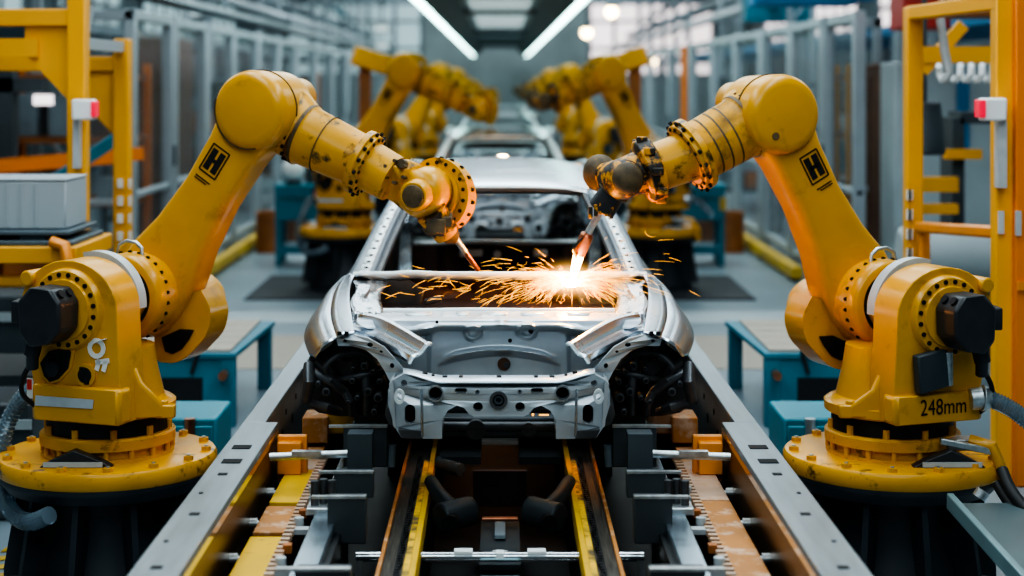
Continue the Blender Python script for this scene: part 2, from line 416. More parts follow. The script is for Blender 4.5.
    for f, hw, ht, off in J['arm']:
        cc = Hb.lerp(E, f) + wv * off; q = []
        for k in range(32):
            an = 2 * PI * k / 32; cs, sn = math.cos(an), math.sin(an); ex = 2 / 4.5
            q.append(cc + wv * (hw * math.copysign(abs(cs) ** ex, cs)) + nv * (ht * math.copysign(abs(sn) ** ex, sn)))
        secs.append(q)
    arm = part(MB().loft(secs), 'lower_arm', 'robot_yellow', smooth=50)
    part(MB().lathe(S2(-.82), A, [(0, .16), (.02, .19), (.24, .19), (.26, .18)], 44), 'shoulder_hub', 'robot_yellow', arm)
    # rear motor and cradle
    rm = S2(-.78) - Z * .075 + B * .09
    part(MB().lathe(rm, -A, [(-.05, .165), (.17, .155), (.22, .135), (.24, .10)], 36), 'rear_housing', 'robot_yellow', arm)
    part(MB().lathe(rm - A * .225, -A, [(0, .105), (.03, .10), (.035, .06)], 28), 'rear_cap', 'motor_black', arm)
    ol = smooth_path([V(p) for p in ((.03, -.06, -.665), (.03, -.30, -.665), (.10, -.335, -.665), (.18, -.315, -.665), (.25, -.255, -.665), (.31, -.185, -.665), (.33, -.08, -.665), (.28, .02, -.665))], 5)
    part(MB().prism([bz(*p) for p in ol], -A * .17), 'arm_cradle', 'robot_yellow', tur, bevel=.045, smooth=60)
    part(MB().prism([bz(*p) for p in ((.07, -.215, -.662), (.09, -.28, -.662), (.13, -.29, -.662), (.18, -.265, -.662), (.22, -.215, -.662), (.245, -.17, -.662), (.17, -.17, -.662))], A * .006), 'cradle_recess', 'hole_black', tur)
    # logo on the arm's front face
    cc = Hb.lerp(E, .70) + wv * J['logo']; ho = nv * (J['arm'][6][2] + .002)
    def lg(u, v): return cc + ho + wv * (u * .8) + axd * (v * .82)
    sg = 1 if wv.dot(B) > 0 else -1
    fr = MB()
    for a, b in (((-.062, -.085), (.062, -.085)), ((.062, -.085), (.062, .085)), ((.062, .085), (-.062, .085)), ((-.062, .085), (-.062, -.085))):
        fr.beam(lg(*a), lg(*b), .006, .003, up=nv)
    fr.beam(lg(-.06, -.125), lg(.05, -.125), .005, .003, up=nv).beam(lg(-.06, -.14), lg(.03, -.14), .004, .003, up=nv)
    part(fr, 'logo_frame', 'hole_black', arm)
    lh = MB().beam(lg(-.028, -.065), lg(-.028, .065), .030, .003, up=nv).beam(lg(.028, -.065), lg(.028, .065), .030, .003, up=nv).beam(lg(-.03, 0), lg(.03, 0), .018, .003, up=nv)
    part(lh, 'logo_letter', 'hole_black', arm)
    # --- elbow
    rE = J['rE']
    eb = part(MB().lathe(E - A * .16, A, [(0, rE * .97), (.26, rE), (.29, rE * .97), (.31, rE * .88), (.318, rE * .72), (.32, 0)], 56), 'elbow_housing', 'robot_yellow')
    part(MB().ring(E + A * .015, A, 0, .006, rE - .01, rE + .003, 48), 'housing_seam', 'soot_cap', eb)
    if m > 0:
        part(MB().ring(E + A * .13, A, 0, .006, rE * .80, rE * .985, 30, -1.75, .30), 'scuff_band', 'soot_cap', eb)
    else:
        part(MB().cyl(E + A * .155 + B * .06 - Z * .10, E + A * .163 + B * .06 - Z * .10, .018, n=14), 'oil_plug', 'soot_cap', eb)
    bp = E - A * .34 + Z * .055 - B * .0
    part(MB().lathe(bp, -A, [(-.2, .10), (.03, .095), (.07, .075), (.085, .03), (.087, 0)], 28), 'rear_motor_cover', 'robot_yellow', eb)
    # --- forearm
    C0 = E - A * .10; F1, F2, F3 = [P(*J[k]) for k in ('F1', 'F2', 'F3')]
    d12 = (F2 - F1).normalized(); d23 = (F3 - F2).normalized()
    r1, r2, r3 = J['rF']
    Cm = C0.lerp(F1, .55)
    fa = part(MB().tube([C0, Cm, F1], [rE * .93, (rE + r1) * .50, r1], 36), 'forearm_root', 'robot_yellow_worn' if m > 0 else 'robot_yellow_grimy', smooth=60)
    part(MB().bolts(F1 - d12 * .035, d12, r1 * 1.01, 18, .010, .012), 'bolt_circle', 'hole_black', fa)
    fm = part(MB().lathe(F1, d12, [(0, r1 * 1.05), (.018, r1 * 1.06), (.03, r1 * 1.0), ((F2 - F1).length, r2)], 40), 'forearm_tube', 'robot_yellow_worn' if m > 0 else 'robot_yellow_grimy')
    part(MB().ring(F1 + d12 * .004, d12, -.006, .012, r1 * .9, r1 * 1.075, 40), 'joint_seal', 'soot_cap', fm)
    if m < 0:
        for k in range(5):
            t = .10 + .055 * k; q = r1 + (r2 - r1) * t / (F2 - F1).length
            part(MB().ring(F1 + d12 * t, d12, 0, .009, q * .95, q * 1.010, 40, -2.6, 1.6), 'cable_mark', 'soot_cap', fm)
    else:
        part(MB().ring(F1 + d12 * .12, d12, 0, .004, r1 * .9, r1 * 1.01, 40), 'tube_seam', 'soot_cap', fm)
    wf = part(MB().lathe(F2 - d12 * .03, d12, [(0, r2 * 1.0), (.004, r2 * 1.24), (.034, r2 * 1.26), (.042, r2 * 1.18), (.060, r2 * 1.16), (.064, r2 * .95)], 44), 'wrist_flange', 'robot_yellow_worn')
    part(MB().bolts(F2 + d12 * .012, d12, r2 * 1.24, 16, .010, .012).bolts(F2 + d12 * .03, d12, r2 * 1.06, 16, .009, .008), 'bolt_circle', 'hole_black', wf)
    part(MB().tube([F2, F3], [r3 * 1.06, r3], 32), 'wrist_tube', 'robot_yellow_worn')
    # --- wrist and tool
    vw = V((-.25 * 1, -.97, .10)).normalized()
    if m > 0:
        K = P(414, 196, 7.80); K2 = P(428, 191, 7.97); D = P(437, 194, 8.0)
        mb = MB().loft([[P(x, y, d) for x, y, d in q] for q in (
            ((376, 166, 7.86), (391, 158, 7.95), (395, 178, 8.08), (382, 198, 8.0)),
            ((392, 163, 7.84), (408, 158, 7.95), (412, 180, 8.08), (392, 204, 8.0)),
            ((400, 178, 7.84), (424, 164, 7.95), (436, 186, 8.08), (404, 214, 7.98)))])
        part(mb, 'wrist_block', 'robot_yellow_worn', bevel=.02)
        part(MB().cyl(P(404, 164, 7.90), P(404, 164, 7.90) + vw * .05, .022, n=12).bolts(P(397, 172, 7.87), vw, .05, 6, .009, .05), 'block_bolts', 'soot_cap')
        hb = part(MB().lathe(K2, (K - K2), [(-.06, .115), (.10, .115), (.12, .10), (.13, .075), ((K - K2).length, .072), ((K - K2).length + .012, .062)], 36), 'wrist_hub', 'robot_yellow')
        part(MB().lathe(K, (K - K2), [(.008, .056), (.022, .05), (.030, .03), (.032, 0)], 28), 'sooty_cap', 'soot_cap', hb)
        ds = V((-.50, -.84, .15)).normalized(); _, xx, yy = MB().frame(ds)
        def arc(r, t): return [D + ds * t + xx * (r * math.cos(q)) + yy * (r * math.sin(q)) for q in [math.radians(a) for a in range(-152, 95, 8)]]
        # disc: a thick D-shaped plate, round to the upper right
        sx = xx if xx.x > 0 else -xx
        def dp(r, t): return [D + ds * t + sx * (r * math.cos(q)) + Z * (r * math.sin(q)) for q in [math.radians(a) for a in range(-62, 150, 7)]]
        dk = part(MB().prism(dp(.172, 0), -ds * .075), 'rotary_disc', 'robot_yellow_worn', bevel=.012)
        part(MB().ring(D + ds * .0, ds, 0, .018, .105, .125, 36), 'disc_step', 'robot_yellow', dk)
        bb = MB()
        for a in range(-50, 140, 20):
            q = math.radians(a); p = D + sx * (.148 * math.cos(q)) + Z * (.148 * math.sin(q)); bb.cyl(p, p + ds * .006, .009, n=8)
            p = D - ds * .04 + sx * (.173 * math.cos(q)) + Z * (.173 * math.sin(q)); bb.cyl(p - ds * .008, p + ds * .008, .009, n=8)
        part(bb, 'bolt_circle', 'hole_black', dk)
        T0 = P(431, 212, 7.88); T1 = P(447, 234, 7.93); T2 = P(455, 237, 7.94); T3 = P(478, 270, 8.06)
        part(MB().cyl(T0, T1, .075, .062, 24), 'tool_mount', 'robot_yellow_sooty')
        part(MB().ring(T0.lerp(T1, .35), T1 - T0, 0, .03, .05, .082, 24).cyl(T1, T2 + (T2 - T1) * .3, .045, .03, 18).box(P(436, 226, 7.84), (.09, .05, .07)).box(P(447, 222, 7.84), (.05, .04, .05)), 'tool_clamp', 'soot_cap', bevel=.006)
        part(MB().cyl(T2, T2.lerp(T3, .45), .016, .015, 14), 'torch_rod', 'steel_grey')
        part(MB().cyl(T2.lerp(T3, .4), T3, .0145, .012, 14), 'torch_tip', 'copper')
    else:
        q1 = F3; q2 = P(362, 172, 7.90)
        cl = part(MB().lathe(q1 - d23 * .03, d23, [(0, .128), (.01, .150), (.075, .150), (.09, .125)], 32), 'sooty_clamp', 'robot_yellow_sooty', bevel=.004)
        lug = MB()
        for k in range(9):
            an = 2 * PI * k / 9; _, xx, yy = MB().frame(d23)
            lug.box(q1 + d23 * .01 + (xx * math.cos(an) + yy * math.sin(an)) * .148, (.05, .05, .035))
        lug.each('clamp_lug', 'robot_yellow_sooty', cl, mirror=m, bevel=.006)
        part(MB().tube([q1, q1.lerp(P(378, 178, 7.86), .6), P(383, 181, 7.86)], [.105, .098, .085], 28), 'wrist_neck', 'robot_yellow_sooty', smooth=60)
        b1 = P(378, 179, 7.80); b2 = P(400, 173, 7.98)
        part(MB().lathe(b1 - vw * .10, vw, [(0, .09), (.12, .095), (.16, .085), (.185, .06), (.195, .03), (.198, 0)], 32), 'wrist_hub', 'robot_yellow_sooty')
        part(MB().lathe(b1 + vw * .078, vw, [(0, .074), (.012, .068), (.026, .045), (.032, 0)], 28), 'sooty_cap', 'soot_cap')
        part(MB().sphere(b2, .082, (1, 1, 1.08), 28), 'ball_cover', 'soot_cap')
        part(MB().tube([b2, b1], .06, 20), 'ball_bridge', 'robot_yellow_sooty')
        T0 = P(384, 188, 7.84); T1 = P(399, 210, 7.86)
        part(MB().cyl(T0, T1, .062, .066, 24), 'tool_mount', 'motor_black', bevel=.006)
        part(MB().ring(T0, T1 - T0, -.02, .03, .05, .078, 26), 'mount_collar', 'soot_cap', bevel=.004)
        lug = MB()
        for k in range(5): lug.box(T1 + V((-.045 + .024 * k, -.05, .012 - .01 * abs(k - 2))), (.018, .03, .055))
        lug.each('mount_clip', 'robot_yellow_sooty', root, mirror=m, bevel=.004)
        T2 = P(412, 233, 7.88); T3 = P(421, 254, 7.92); T4 = P(428, 281, 7.97)
        part(MB().cyl(T1, T2, .017, .017, 16), 'torch_rod', 'steel_grey')
        part(MB().lathe(T2, T3 - T2, [(0, .018), (.01, .030), (.03, .033), ((T3 - T2).length, .030)], 20), 'torch_nozzle', 'copper')
        part(MB().tube([T2 + V((.02, 0, .02)), P(400, 236, 7.9), P(402, 252, 7.9), P(416, 258, 7.92)] if False else [T2 + V((.02, 0, -.02)), P(421, 241, 7.84), P(427, 249, 7.84), P(424, 258, 7.90)], .007, 8), 'torch_lead', 'rubber_black')
        part(MB().cyl(T3, T4, .026, .014, 16), 'hot_tip', 'tip_hot')
    # --- supply hose at the outer side of the base
    if m > 0:
        pp = [P(*q) for q in ((46, 386, 7.7), (26, 394, 7.75), (9, 420, 7.8), (1, 456, 7.8), (3, 492, 7.75), (14, 514, 7.6), (30, 522, 7.4), (50, 515, 7.3))]
    else:
        pp = [P(*q) for q in ((28, 398, 7.5), (14, 398, 7.5), (-6, 406, 7.45), (-24, 418, 7.4), (-50, 440, 7.3))]
    path = []; rad = []
    for i in range(len(pp) - 1):
        p0, p1, p2, p3 = pp[max(i - 1, 0)], pp[i], pp[i + 1], pp[min(i + 2, len(pp) - 1)]
        for k in range(14):
            t = k / 14
            path.append(.5 * ((2 * p1) + (p2 - p0) * t + (2 * p0 - 5 * p1 + 4 * p2 - p3) * t * t + (3 * p1 - p0 - 3 * p2 + p3) * t ** 3)); rad.append(.040 if k % 2 else .033)
    part(MB().tube(path, rad, 14), 'supply_hose', 'hose_clear', smooth=20)
    if m < 0:
        part(MB().cyl(P(30, 399, 7.5), P(18, 398, 7.5), .048, .05, 18).cyl(P(18, 398, 7.5), P(10, 399, 7.5), .06, .045, 18).tube([P(38, 372, 7.6), P(22, 366, 7.6), P(12, 372, 7.6), P(22, 381, 7.6), P(38, 380, 7.6)], .012, 8), 'hose_coupling', 'steel_grey', bevel=.004)
        part(MB().box(P(42, 443, 7.6), (.12, .10, .05)).beam(P(60, 441, 7.5), P(5, 452, 7.5), .03, .03), 'base_connector', 'steel_grey', bevel=.005)
        part(MB().tube([P(30, 440, 7.55), P(8, 446, 7.5), P(-2, 470, 7.5), P(-6, 490, 7.5)], .026, 10), 'yellow_hose', 'robot_yellow')
    return root
armL = [(-.20, .075, .085, 0), (-.165, .135, .095, 0), (-.10, .185, .10, 0), (0, .205, .10, 0), (.15, .20, .105, 0), (.32, .155, .105, 0), (.55, .130, .105, 0), (.78, .138, .105, 0), (.93, .165, .105, 0), (1.03, .12, .10, 0)]
JL = dict(S=(68, 309, 7.51), E=(263, 110, 8.02), arm=armL, logo=-.03, rE=.188, F1=(303, 134, 8.06), F2=(364, 163, 7.98), F3=(393, 179, 7.93), rF=(.142, .125, .112))
JR = dict(S=(54, 316, 7.51), E=(230, 114, 8.02), arm=armL, logo=-.035, rE=.188, F1=(256, 126, 8.02), F2=(308, 155, 7.95), F3=(348, 169, 7.92), rF=(.150, .142, .112))
robL = robot(1, JL, 'yellow welding robot left of the car body, nearest the camera, round disc wrist', 'welding robots along the line')
robR = robot(-1, JR, 'yellow welding robot right of the car body, nearest the camera, torch throwing sparks', 'welding robots along the line')
# ================================================================= CAR BODY SHELL
def smoothstep(a, b, x):
    t = min(1, max(0, (x - a) / (b - a))); return t * t * (3 - 2 * t)
def gauss(x, c, w): return math.exp(-((x - c) / w) ** 2)
def circ(cx, cy, rx, ry=None, n=24):
    ry = ry or rx
    return [(cx + rx * math.cos(2 * PI * i / n), cy + ry * math.sin(2 * PI * i / n)) for i in range(n)]
def slot(cx, cy, w, h, n=8):
    r = min(w, h) / 2; pts = []
    if w >= h:
        for i in range(n + 1): q = -PI / 2 + PI * i / n; pts.append((cx + w / 2 - r + r * math.cos(q), cy + r * math.sin(q)))
        for i in range(n + 1): q = PI / 2 + PI * i / n; pts.append((cx - w / 2 + r + r * math.cos(q), cy + r * math.sin(q)))
    else:
        for i in range(n + 1): q = PI * i / n; pts.append((cx + r * math.cos(q), cy + h / 2 - r + r * math.sin(q)))
        for i in range(n + 1): q = PI + PI * i / n; pts.append((cx + r * math.cos(q), cy - h / 2 + r + r * math.sin(q)))
    return pts
MX = 499.0
def PS(x, y, d, s): return P(x if s < 0 else 2 * MX - x, y, d)      # s=-1: left side, as measured; s=+1: its mirror
car = thing('car_body_shell', (0, 8.1, .82), 'bare silver car body shell nearest the camera, open engine bay, between the two front robots', 'car body', 'car body shells on the line')
def cp(mb, name, mt, parent=None, **k): return mb.build(name, mt, parent or car, **k)
# ---- roof
st = [(9.42, .578, .545), (9.55, .560, .555), (9.9, .537, .56), (10.4, .518, .57), (11.0, .510, .57), (11.6, .516, .56), (12.0, .545, .545), (12.15, .57, .53)]
secs = []
for y, dr, hw in st:
    q = []
    for i in range(25):
        u = -1 + i / 12; q.append(V((hw * u, y, H - dr - .035 * abs(u) ** 3.5 - .02 * u * u)))
    secs.append(q)
roof = cp(MB().loft(secs, closed=False, cap=False), 'roof_panel', 'car_silver', solid=.008, smooth=60)
cp(MB().tube([V((x, 9.42 + .05 * (x / .55) ** 2, H - .60 - .03 * (abs(x) / .55) ** 3)) for x in [-.56 + .07 * i for i in range(17)]], .018, 10), 'windscreen_header', 'car_dark', roof)
cp(MB().tube([V((x, 9.40 + .05 * (x / .55) ** 2, H - .582 - .03 * (abs(x) / .55) ** 3)) for x in [-.56 + .07 * i for i in range(17)]], .007, 8), 'header_flange', 'car_bright', roof)
for s in (-1, 1):
    # ---- A pillar
    b0, b1, b2 = [PS(*q, s) for q in ((362, 279, 8.1), (380, 237, 8.70), (404, 188, 9.42))]
    w = V((s, 0, 0))
    path = smooth_path([b0, b1, b2], 6); n = len(path)
    secs = []
    for i, p in enumerate(path):
        t = i / (n - 1); o = .085 - .035 * t; inn = .035 - .005 * t
        secs.append([p + w * o + V((0, .10, -.035)), p + w * (o * .9) + V((0, .03, .0)), p + w * (o * .45) + V((0, -.005, .014)), p + V((0, -.012, .012)), p - w * inn + V((0, 0, .0)), p - w * (inn + .015) + V((0, .05, -.02)), p + V((0, .12, -.05))])
    pil = cp(MB().loft(secs), 'pillar', 'pillar_steel', smooth=50)
    mb = MB(); ho = MB(); L = n - 1
    for i in range(n - 1):
        p, q = path[i], path[i + 1]; hw = .030 - .008 * i / L
        up = V((0, -.35, .94)) * .019
        mb.add([p + up - w * hw, p + up + w * hw * .7, q + up + w * hw * .7, q + up - w * hw], [(0, 1, 2, 3)])
    strip = cp(mb, 'pillar_strip', 'car_bright', pil, solid=.004)
    for i in range(13):
        t = (i + .6) / 13.5 * L; k = int(t); p = path[k].lerp(path[min(k + 1, L)], t - k) + V((0, -.35, .94)) * .020 - w * .006
        nn = V((0, -.35, .94)); ho.cyl(p, p + nn * .003, .0105, n=10)
    cp(ho, 'strip_holes', 'hole_black', strip)
    # inner flange of the windscreen opening
    cp(MB().tube([p - w * .055 + V((0, .06, -.03)) for p in path], .02, 8), 'pillar_flange', 'car_dark', pil)
    # ---- roof rail, B pillar, C pillar
    rr = [PS(404, 188, 9.42, s), V((s * .575, 10.0, H - .572)), V((s * .585, 10.8, H - .555)), V((s * .575, 11.6, H - .56)), V((s * .54, 12.1, H - .60))]
    cp(MB().tube(smooth_path(rr, 5), .036, 12), 'roof_rail', 'car_silver', smooth=60)
    cp(MB().tube([V((s * .58, 10.55, H - .57)), V((s * .68, 10.6, H - .95)), V((s * .72, 10.6, H - 1.45))], [.04, .06, .08], 10), 'pillar', 'car_dark')
    cp(MB().loft([[V((s * .54, 12.0, H - .58)), V((s * .50, 12.05, H - .60)), V((s * .50, 12.3, H - .60)), V((s * .54, 12.25, H - .58))],
                  [V((s * .66, 11.6, H - .98)), V((s * .58, 11.7, H - 1.0)), V((s * .60, 12.7, H - 1.0)), V((s * .68, 12.7, H - .98))]]), 'pillar', 'car_silver', bevel=.02)
    # ---- body side skin
    secs = []
    for y, xb, zb_, xm, zm, xr, zr in ((8.15, .70, H - .935, .80, H - 1.13, .78, H - 1.40), (8.7, .73, H - .93, .83, H - 1.12, .80, H - 1.47), (9.5, .75, H - .94, .845, H - 1.12, .80, H - 1.47), (10.6, .755, H - .95, .85, H - 1.12, .80, H - 1.47), (11.6, .74, H - .96, .85, H - 1.12, .80, H - 1.45), (12.4, .70, H - .97, .80, H - 1.13, .74, H - 1.38), (12.75, .62, H - .98, .68, H - 1.14, .62, H - 1.32)):
        pts = [V((s * (xb - .05), y, zb_ - .01)), V((s * xb, y, zb_)), V((s * (xb + xm) / 2 + s * .02, y, (zb_ + zm) / 2)), V((s * xm, y, zm)), V((s * (xm + xr) / 2 + s * .015, y, (zm + zr) / 2)), V((s * xr, y, zr)), V((s * (xr - .1), y, zr - .01))]
        secs.append(pts)
    cp(MB().loft(secs, closed=False, cap=False), 'body_side', 'car_silver', solid=.01, smooth=50)
    # ---- front fender: top strip and flare
    FA = [(354, 275, 8.10), (350, 285, 7.99), (349, 299, 7.82), (351, 316, 7.58), (354, 333, 7.33)]
    FB = [(346, 276, 8.12), (337, 287, 8.03), (332, 301, 7.84), (331, 318, 7.60), (337, 338, 7.32)]
    FC = [(346, 281, 8.5), (328, 297, 8.3), (316, 314, 8.05), (309, 331, 7.75), (316, 357, 7.40)]
    FD = [(345, 284, 8.7), (322, 303, 8.4), (309, 322, 8.1), (304.5, 338, 7.85), (310, 355, 7.58)]
    def row(L_): return smooth_path([PS(*q, s) for q in L_], 5)
    ra, rb, rc, rd = row(FA), row(FB), row(FC), row(FD)
    ins = [p + V((-s * .02, .01, -.06)) for p in ra]
    fen = cp(MB().loft([ins, ra, [a.lerp(b, .5) + V((s * .006, -.01, .008)) for a, b in zip(ra, rb)], rb], closed=False, cap=False), 'fender', 'car_silver', solid=.006, smooth=50)
    mid = [a.lerp(b, .5) + V((s * .012, -.02, .01)) for a, b in zip(rb, rc)]
    cp(MB().loft([rb, mid, rc, rd, [p + V((-s * .05, .04, -.03)) for p in rd]], closed=False, cap=False), 'fender_flare', 'car_silver', fen, solid=.006, smooth=50)
    ho = MB()
    for dx in (0, 7): ho.box(PS(339.5 + dx, 333.5, 7.30, s), (.018, .012, .016))
    cp(ho, 'fender_slots', 'hole_black', fen)
    # ---- crinkled bracket at the cowl end
    mb = MB(); g = []
    random.seed(11 + s)
    for j in range(9):
        r_ = []
        for i in range(8):
            u, v = i / 7, j / 8
            x = 353 + 34 * u * (1 - .25 * v) + 3 * math.sin(7 * v + 2 * u); y = 281 + 33 * v + 5 * u * v; d = 8.02 - .42 * v + .16 * u * (1 - v) + .035 * math.sin(9 * u + 5 * v) * (1 - abs(2 * u - 1))
            r_.append(PS(x, y, d + random.uniform(-.012, .012), s))
        g.append(r_)
    br = cp(mb.loft(g, closed=False, cap=False), 'cowl_bracket', 'car_crinkle', solid=.004, smooth=30)
    # ---- strut tower top sheet with its black hole
    mb = MB(); g = []
    for j in range(11):
        r_ = []
        for i in range(13):
            u, v = i / 12, j / 10
            x = 350 + 62 * u - 2 * v; y = 312 + 26 * v + 3 * math.sin(PI * u) * v; d = 7.72 - .40 * v + .02 * math.cos(8 * u) * v - .02 * gauss(u, .15, .12)
            r_.append(PS(x, y, d, s))
        g.append(r_)
    tw = cp(mb.loft(g, closed=False, cap=False), 'strut_tower', 'car_silver', solid=.006, smooth=60)
    cp(MB().prism([PS(x, y, 7.40, s) for x, y in ((378, 325.5), (390, 325.5), (387, 332), (375, 332))], (0, -.01, 0)), 'tower_hole', 'hole_black', tw)
    # ---- upper rail: curved channel ending above the radiator support
    cl = smooth_path([PS(*q, s) for q in ((352, 323, 7.50), (372, 327, 7.38), (391, 336, 7.24), (407, 345, 7.12), (420, 352, 7.02))], 5)
    secs = []
    for i, p in enumerate(cl):
        t = i / (len(cl) - 1); wd = .064 - .014 * t; a = V((.75, 0, .66)) if s < 0 else V((-.75, 0, .66)); b = V((0, -.45, .55))
        # open trough with rolled lips
        prof = [(-1.15, -.25), (-1, .05), (-.75, .28), (-.5, .10), (-.25, -.18), (.15, -.22), (.5, .05), (.75, .30), (1, .08), (1.12, -.25)]
        secs.append([p + a * (wd * u) + V((0, -.9, .44)) * (.07 * h) for u, h in prof])
    ur = cp(MB().loft(secs, closed=False, cap=False), 'upper_rail', 'car_silver', solid=.008, smooth=60)
    cp(MB().tube(secs[-1], .009, 8), 'rail_lip', 'car_bright', ur)
    # ---- inner apron: sheet curving round the wheel arch down to the radiator support
    out = [(336, 338), (350, 334), (368, 338), (384, 347), (396, 360), (406, 372), (399, 384), (391, 384), (385, 372), (377, 359), (366, 350), (352, 346), (338, 346)]
    hs = [circ(370, 345, 3, 2.5, 12), circ(345, 341, 2, 1.6, 10), circ(392, 366, 2.2, 2.8, 12), circ(381, 352, 1.8, 1.6, 10)]
    def dep(x): return 7.36 - .30 * smoothstep(340, 402, x)
    ap = cp(MB().prism([PS(x, y, dep(x), s) for x, y in out], (0, .02, 0), [[PS(x, y, dep(x), s) for x, y in h] for h in hs]), 'inner_apron', 'car_panel', bevel=.004)
    cp(MB().prism([PS(x, y, dep(x) + .05, s) for x, y in out], (0, .01, 0)), 'apron_hole_shade', 'hole_black', ap)  # black sheet puts shade behind the apron holes
    # ---- wheelhouse
    out = [(309, 356), (322, 352), (337, 341), (352, 339), (372, 347), (384, 362), (390, 384), (393, 412), (384, 428), (372, 421), (352, 417), (334, 416), (318, 413), (306, 404), (305, 378)]
    wh = cp(MB().prism([PS(x, y, 7.68, s) for x, y in out], (0, .04, 0)), 'wheelhouse', 'wheelhouse_grey', bevel=.01)
    pl = [(333, 343), (357, 341), (357, 374), (345, 377), (333, 366)]
    h1 = [slot(347, 357, 11, 8)[i] for i in range(18)]
    cp(MB().prism([PS(x, y, 7.56, s) for x, y in pl], (0, .05, 0), [[PS(x, y, 7.56, s) for x, y in h1]]), 'wheelhouse_plate', 'car_dark', wh, bevel=.004)
    arc_o = [PS(350 + 37 * math.cos(q), 408 - 56 * math.sin(q), 7.50 + .06 * math.cos(q), s) for q in [PI * k / 16 for k in range(1, 13)]]
    cp(MB().tube(arc_o, [.012 + .016 * math.sin(PI * k / 11) for k in range(12)], 10), 'arch_lip', 'car_dark', wh)
    rb_ = MB()
    for x0, y0, x1, y1, r_ in ((309, 364, 306, 400, .030), (312, 372, 345, 392, .026), (345, 392, 352, 414, .022), (338, 380, 384, 372, .018), (362, 352, 366, 414, .020), (312, 404, 340, 412, .024), (318, 362, 332, 378, .02)):
        rb_.tube([PS(x0, y0, 7.52, s), PS((x0 + x1) / 2 + 2, (y0 + y1) / 2 - 1, 7.46, s), PS(x1, y1, 7.52, s)], [r_ * .8, r_, r_ * .8], 10)
    rb_.each('wheelhouse_rib', 'car_dark', wh, smooth=60)
    hb = MB(); kk = MB()
    for x, y, r_ in ((343, 349, 1.6), (352, 349, 1.4), (338, 360, 1.2), (353, 369, 1.6), (352, 381, 2.2), (364, 366, 2.6), (372, 372, 1.8), (368, 392, 3.0), (357, 398, 2), (378, 398, 3.4), (374, 412, 2.4), (326, 392, 3), (318, 384, 2), (379, 382, 2), (348, 402, 1.6)):
        o = PS(x, y, 7.44, s); kk.lathe(o, (0, -1, 0), [(-.08, r_ * .0068), (0, r_ * .0062), (.002, r_ * .0042)], 12); hb.cyl(o + V((0, -.001, 0)), o + V((0, -.004, 0)), r_ * .0036, n=12)
    kk.each('wheelhouse_boss', 'car_dark', wh); cp(hb, 'boss_bolts', 'hole_black', wh)
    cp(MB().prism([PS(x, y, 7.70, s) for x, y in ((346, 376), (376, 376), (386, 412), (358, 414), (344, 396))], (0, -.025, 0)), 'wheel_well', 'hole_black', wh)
# ---- cowl bar
cx = [-.70 + .05 * i for i in range(29)]
def cowl(x): return V((x, 8.10 + .03 * (x / .7) ** 2, H - .918 - .004 * (x / .7) ** 4 + (.006 * gauss(x, -.42, .06))))
bar = cp(MB().tube([cowl(x) for x in cx], .0155, 10), 'cowl_bar', 'car_bright')
cp(MB().tube([cowl(x) + V((0, .06, -.012)) for x in cx], .02, 8), 'cowl_flange', 'car_satin', bar)
# ---- plenum behind the lip
mb = MB(); g = []
for j in range(13):
    v = j / 12; r_ = []
    for i in range(61):
        x = -.68 + 1.36 * i / 60
        y = 8.22 - .35 * smoothstep(.75, 1, v) + .05 * gauss(x, -.2, .10) * gauss(v, .5, .3) - .04 * gauss(x, .28, .16) * gauss(v, .4, .25) - .05 * gauss(abs(x), .60, .05)
        r_.append(V((x, y, H - .93 - .17 * v)))
    g.append(r_)
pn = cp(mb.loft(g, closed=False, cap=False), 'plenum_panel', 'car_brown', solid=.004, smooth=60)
cp(MB().prism([V((x, 8.16, H - z)) for x, z in ((-.59, .95), (-.44, .95), (-.36, 1.0), (-.38, 1.07), (-.46, 1.10), (-.59, 1.12))], (0, .03, 0)).beam(V((-.36, 8.1, H - 1.05)), V((-.28, 8.1, H - 1.03)), .03, .03), 'plenum_bracket', 'car_dark', pn, bevel=.008)
cp(MB().prism([V((-x, 8.16, H - z)) for x, z in ((-.59, .95), (-.44, .95), (-.36, 1.0), (-.38, 1.07), (-.46, 1.10), (-.59, 1.12))], (0, .03, 0)), 'plenum_bracket', 'car_dark', pn, bevel=.008)
# ---- firewall: one pressed panel, shelf + wall with its embossing
def fw(x, y):
    u = x - MX; au = abs(u)
    d = 7.76 - .36 * smoothstep(310, 321, y)
    edge = 322 + 5 * gauss(au, 88, 16)
    # rolled step under the shelf
    d -= .055 * smoothstep(edge, edge + 2.5, y) * (1 - smoothstep(edge + 4.5, edge + 8, y)) * smoothstep(118, 96, au)
    d += .05 * smoothstep(edge + 6, edge + 9, y)
    d += .045 * smoothstep(68, 72, au) * smoothstep(332, 336, y) * (1 - smoothstep(104, 112, au))       # outer bays set back
    d -= .10 * smoothstep(100, 128, au) * smoothstep(318, 345, y)                                          # comes forward to the towers
    d -= .030 * gauss(y, 350 + .0028 * u * u, 2.6) * smoothstep(58, 38, au)                               # arch
    d += .020 * smoothstep(353, 357, y + -.0028 * u * u) * smoothstep(64, 54, au)
    for cx_, cy_, r_ in ((-26, 332.5, 8), (28, 330.5, 9)):
        q = math.hypot(u - cx_, (y - cy_) * 1.05)
        d -= .050 * smoothstep(r_ + 1.5, r_ - .5, q); d += .014 * smoothstep(r_ - 2.5, r_ - 4, q)
    for cx_ in (-73, 73): d -= .030 * gauss(u, cx_, 7) * gauss(y, 329, 3)
    d -= .035 * gauss(u, 3, 5) * smoothstep(314, 318, y) * smoothstep(328, 322, y)
    for cx_ in (-50, -12, 40, 62): d -= .05 * smoothstep(8, 6, abs(u - cx_)) * smoothstep(311.5, 312.5, y) * smoothstep(316.5, 315.5, y)
    return d
g = []
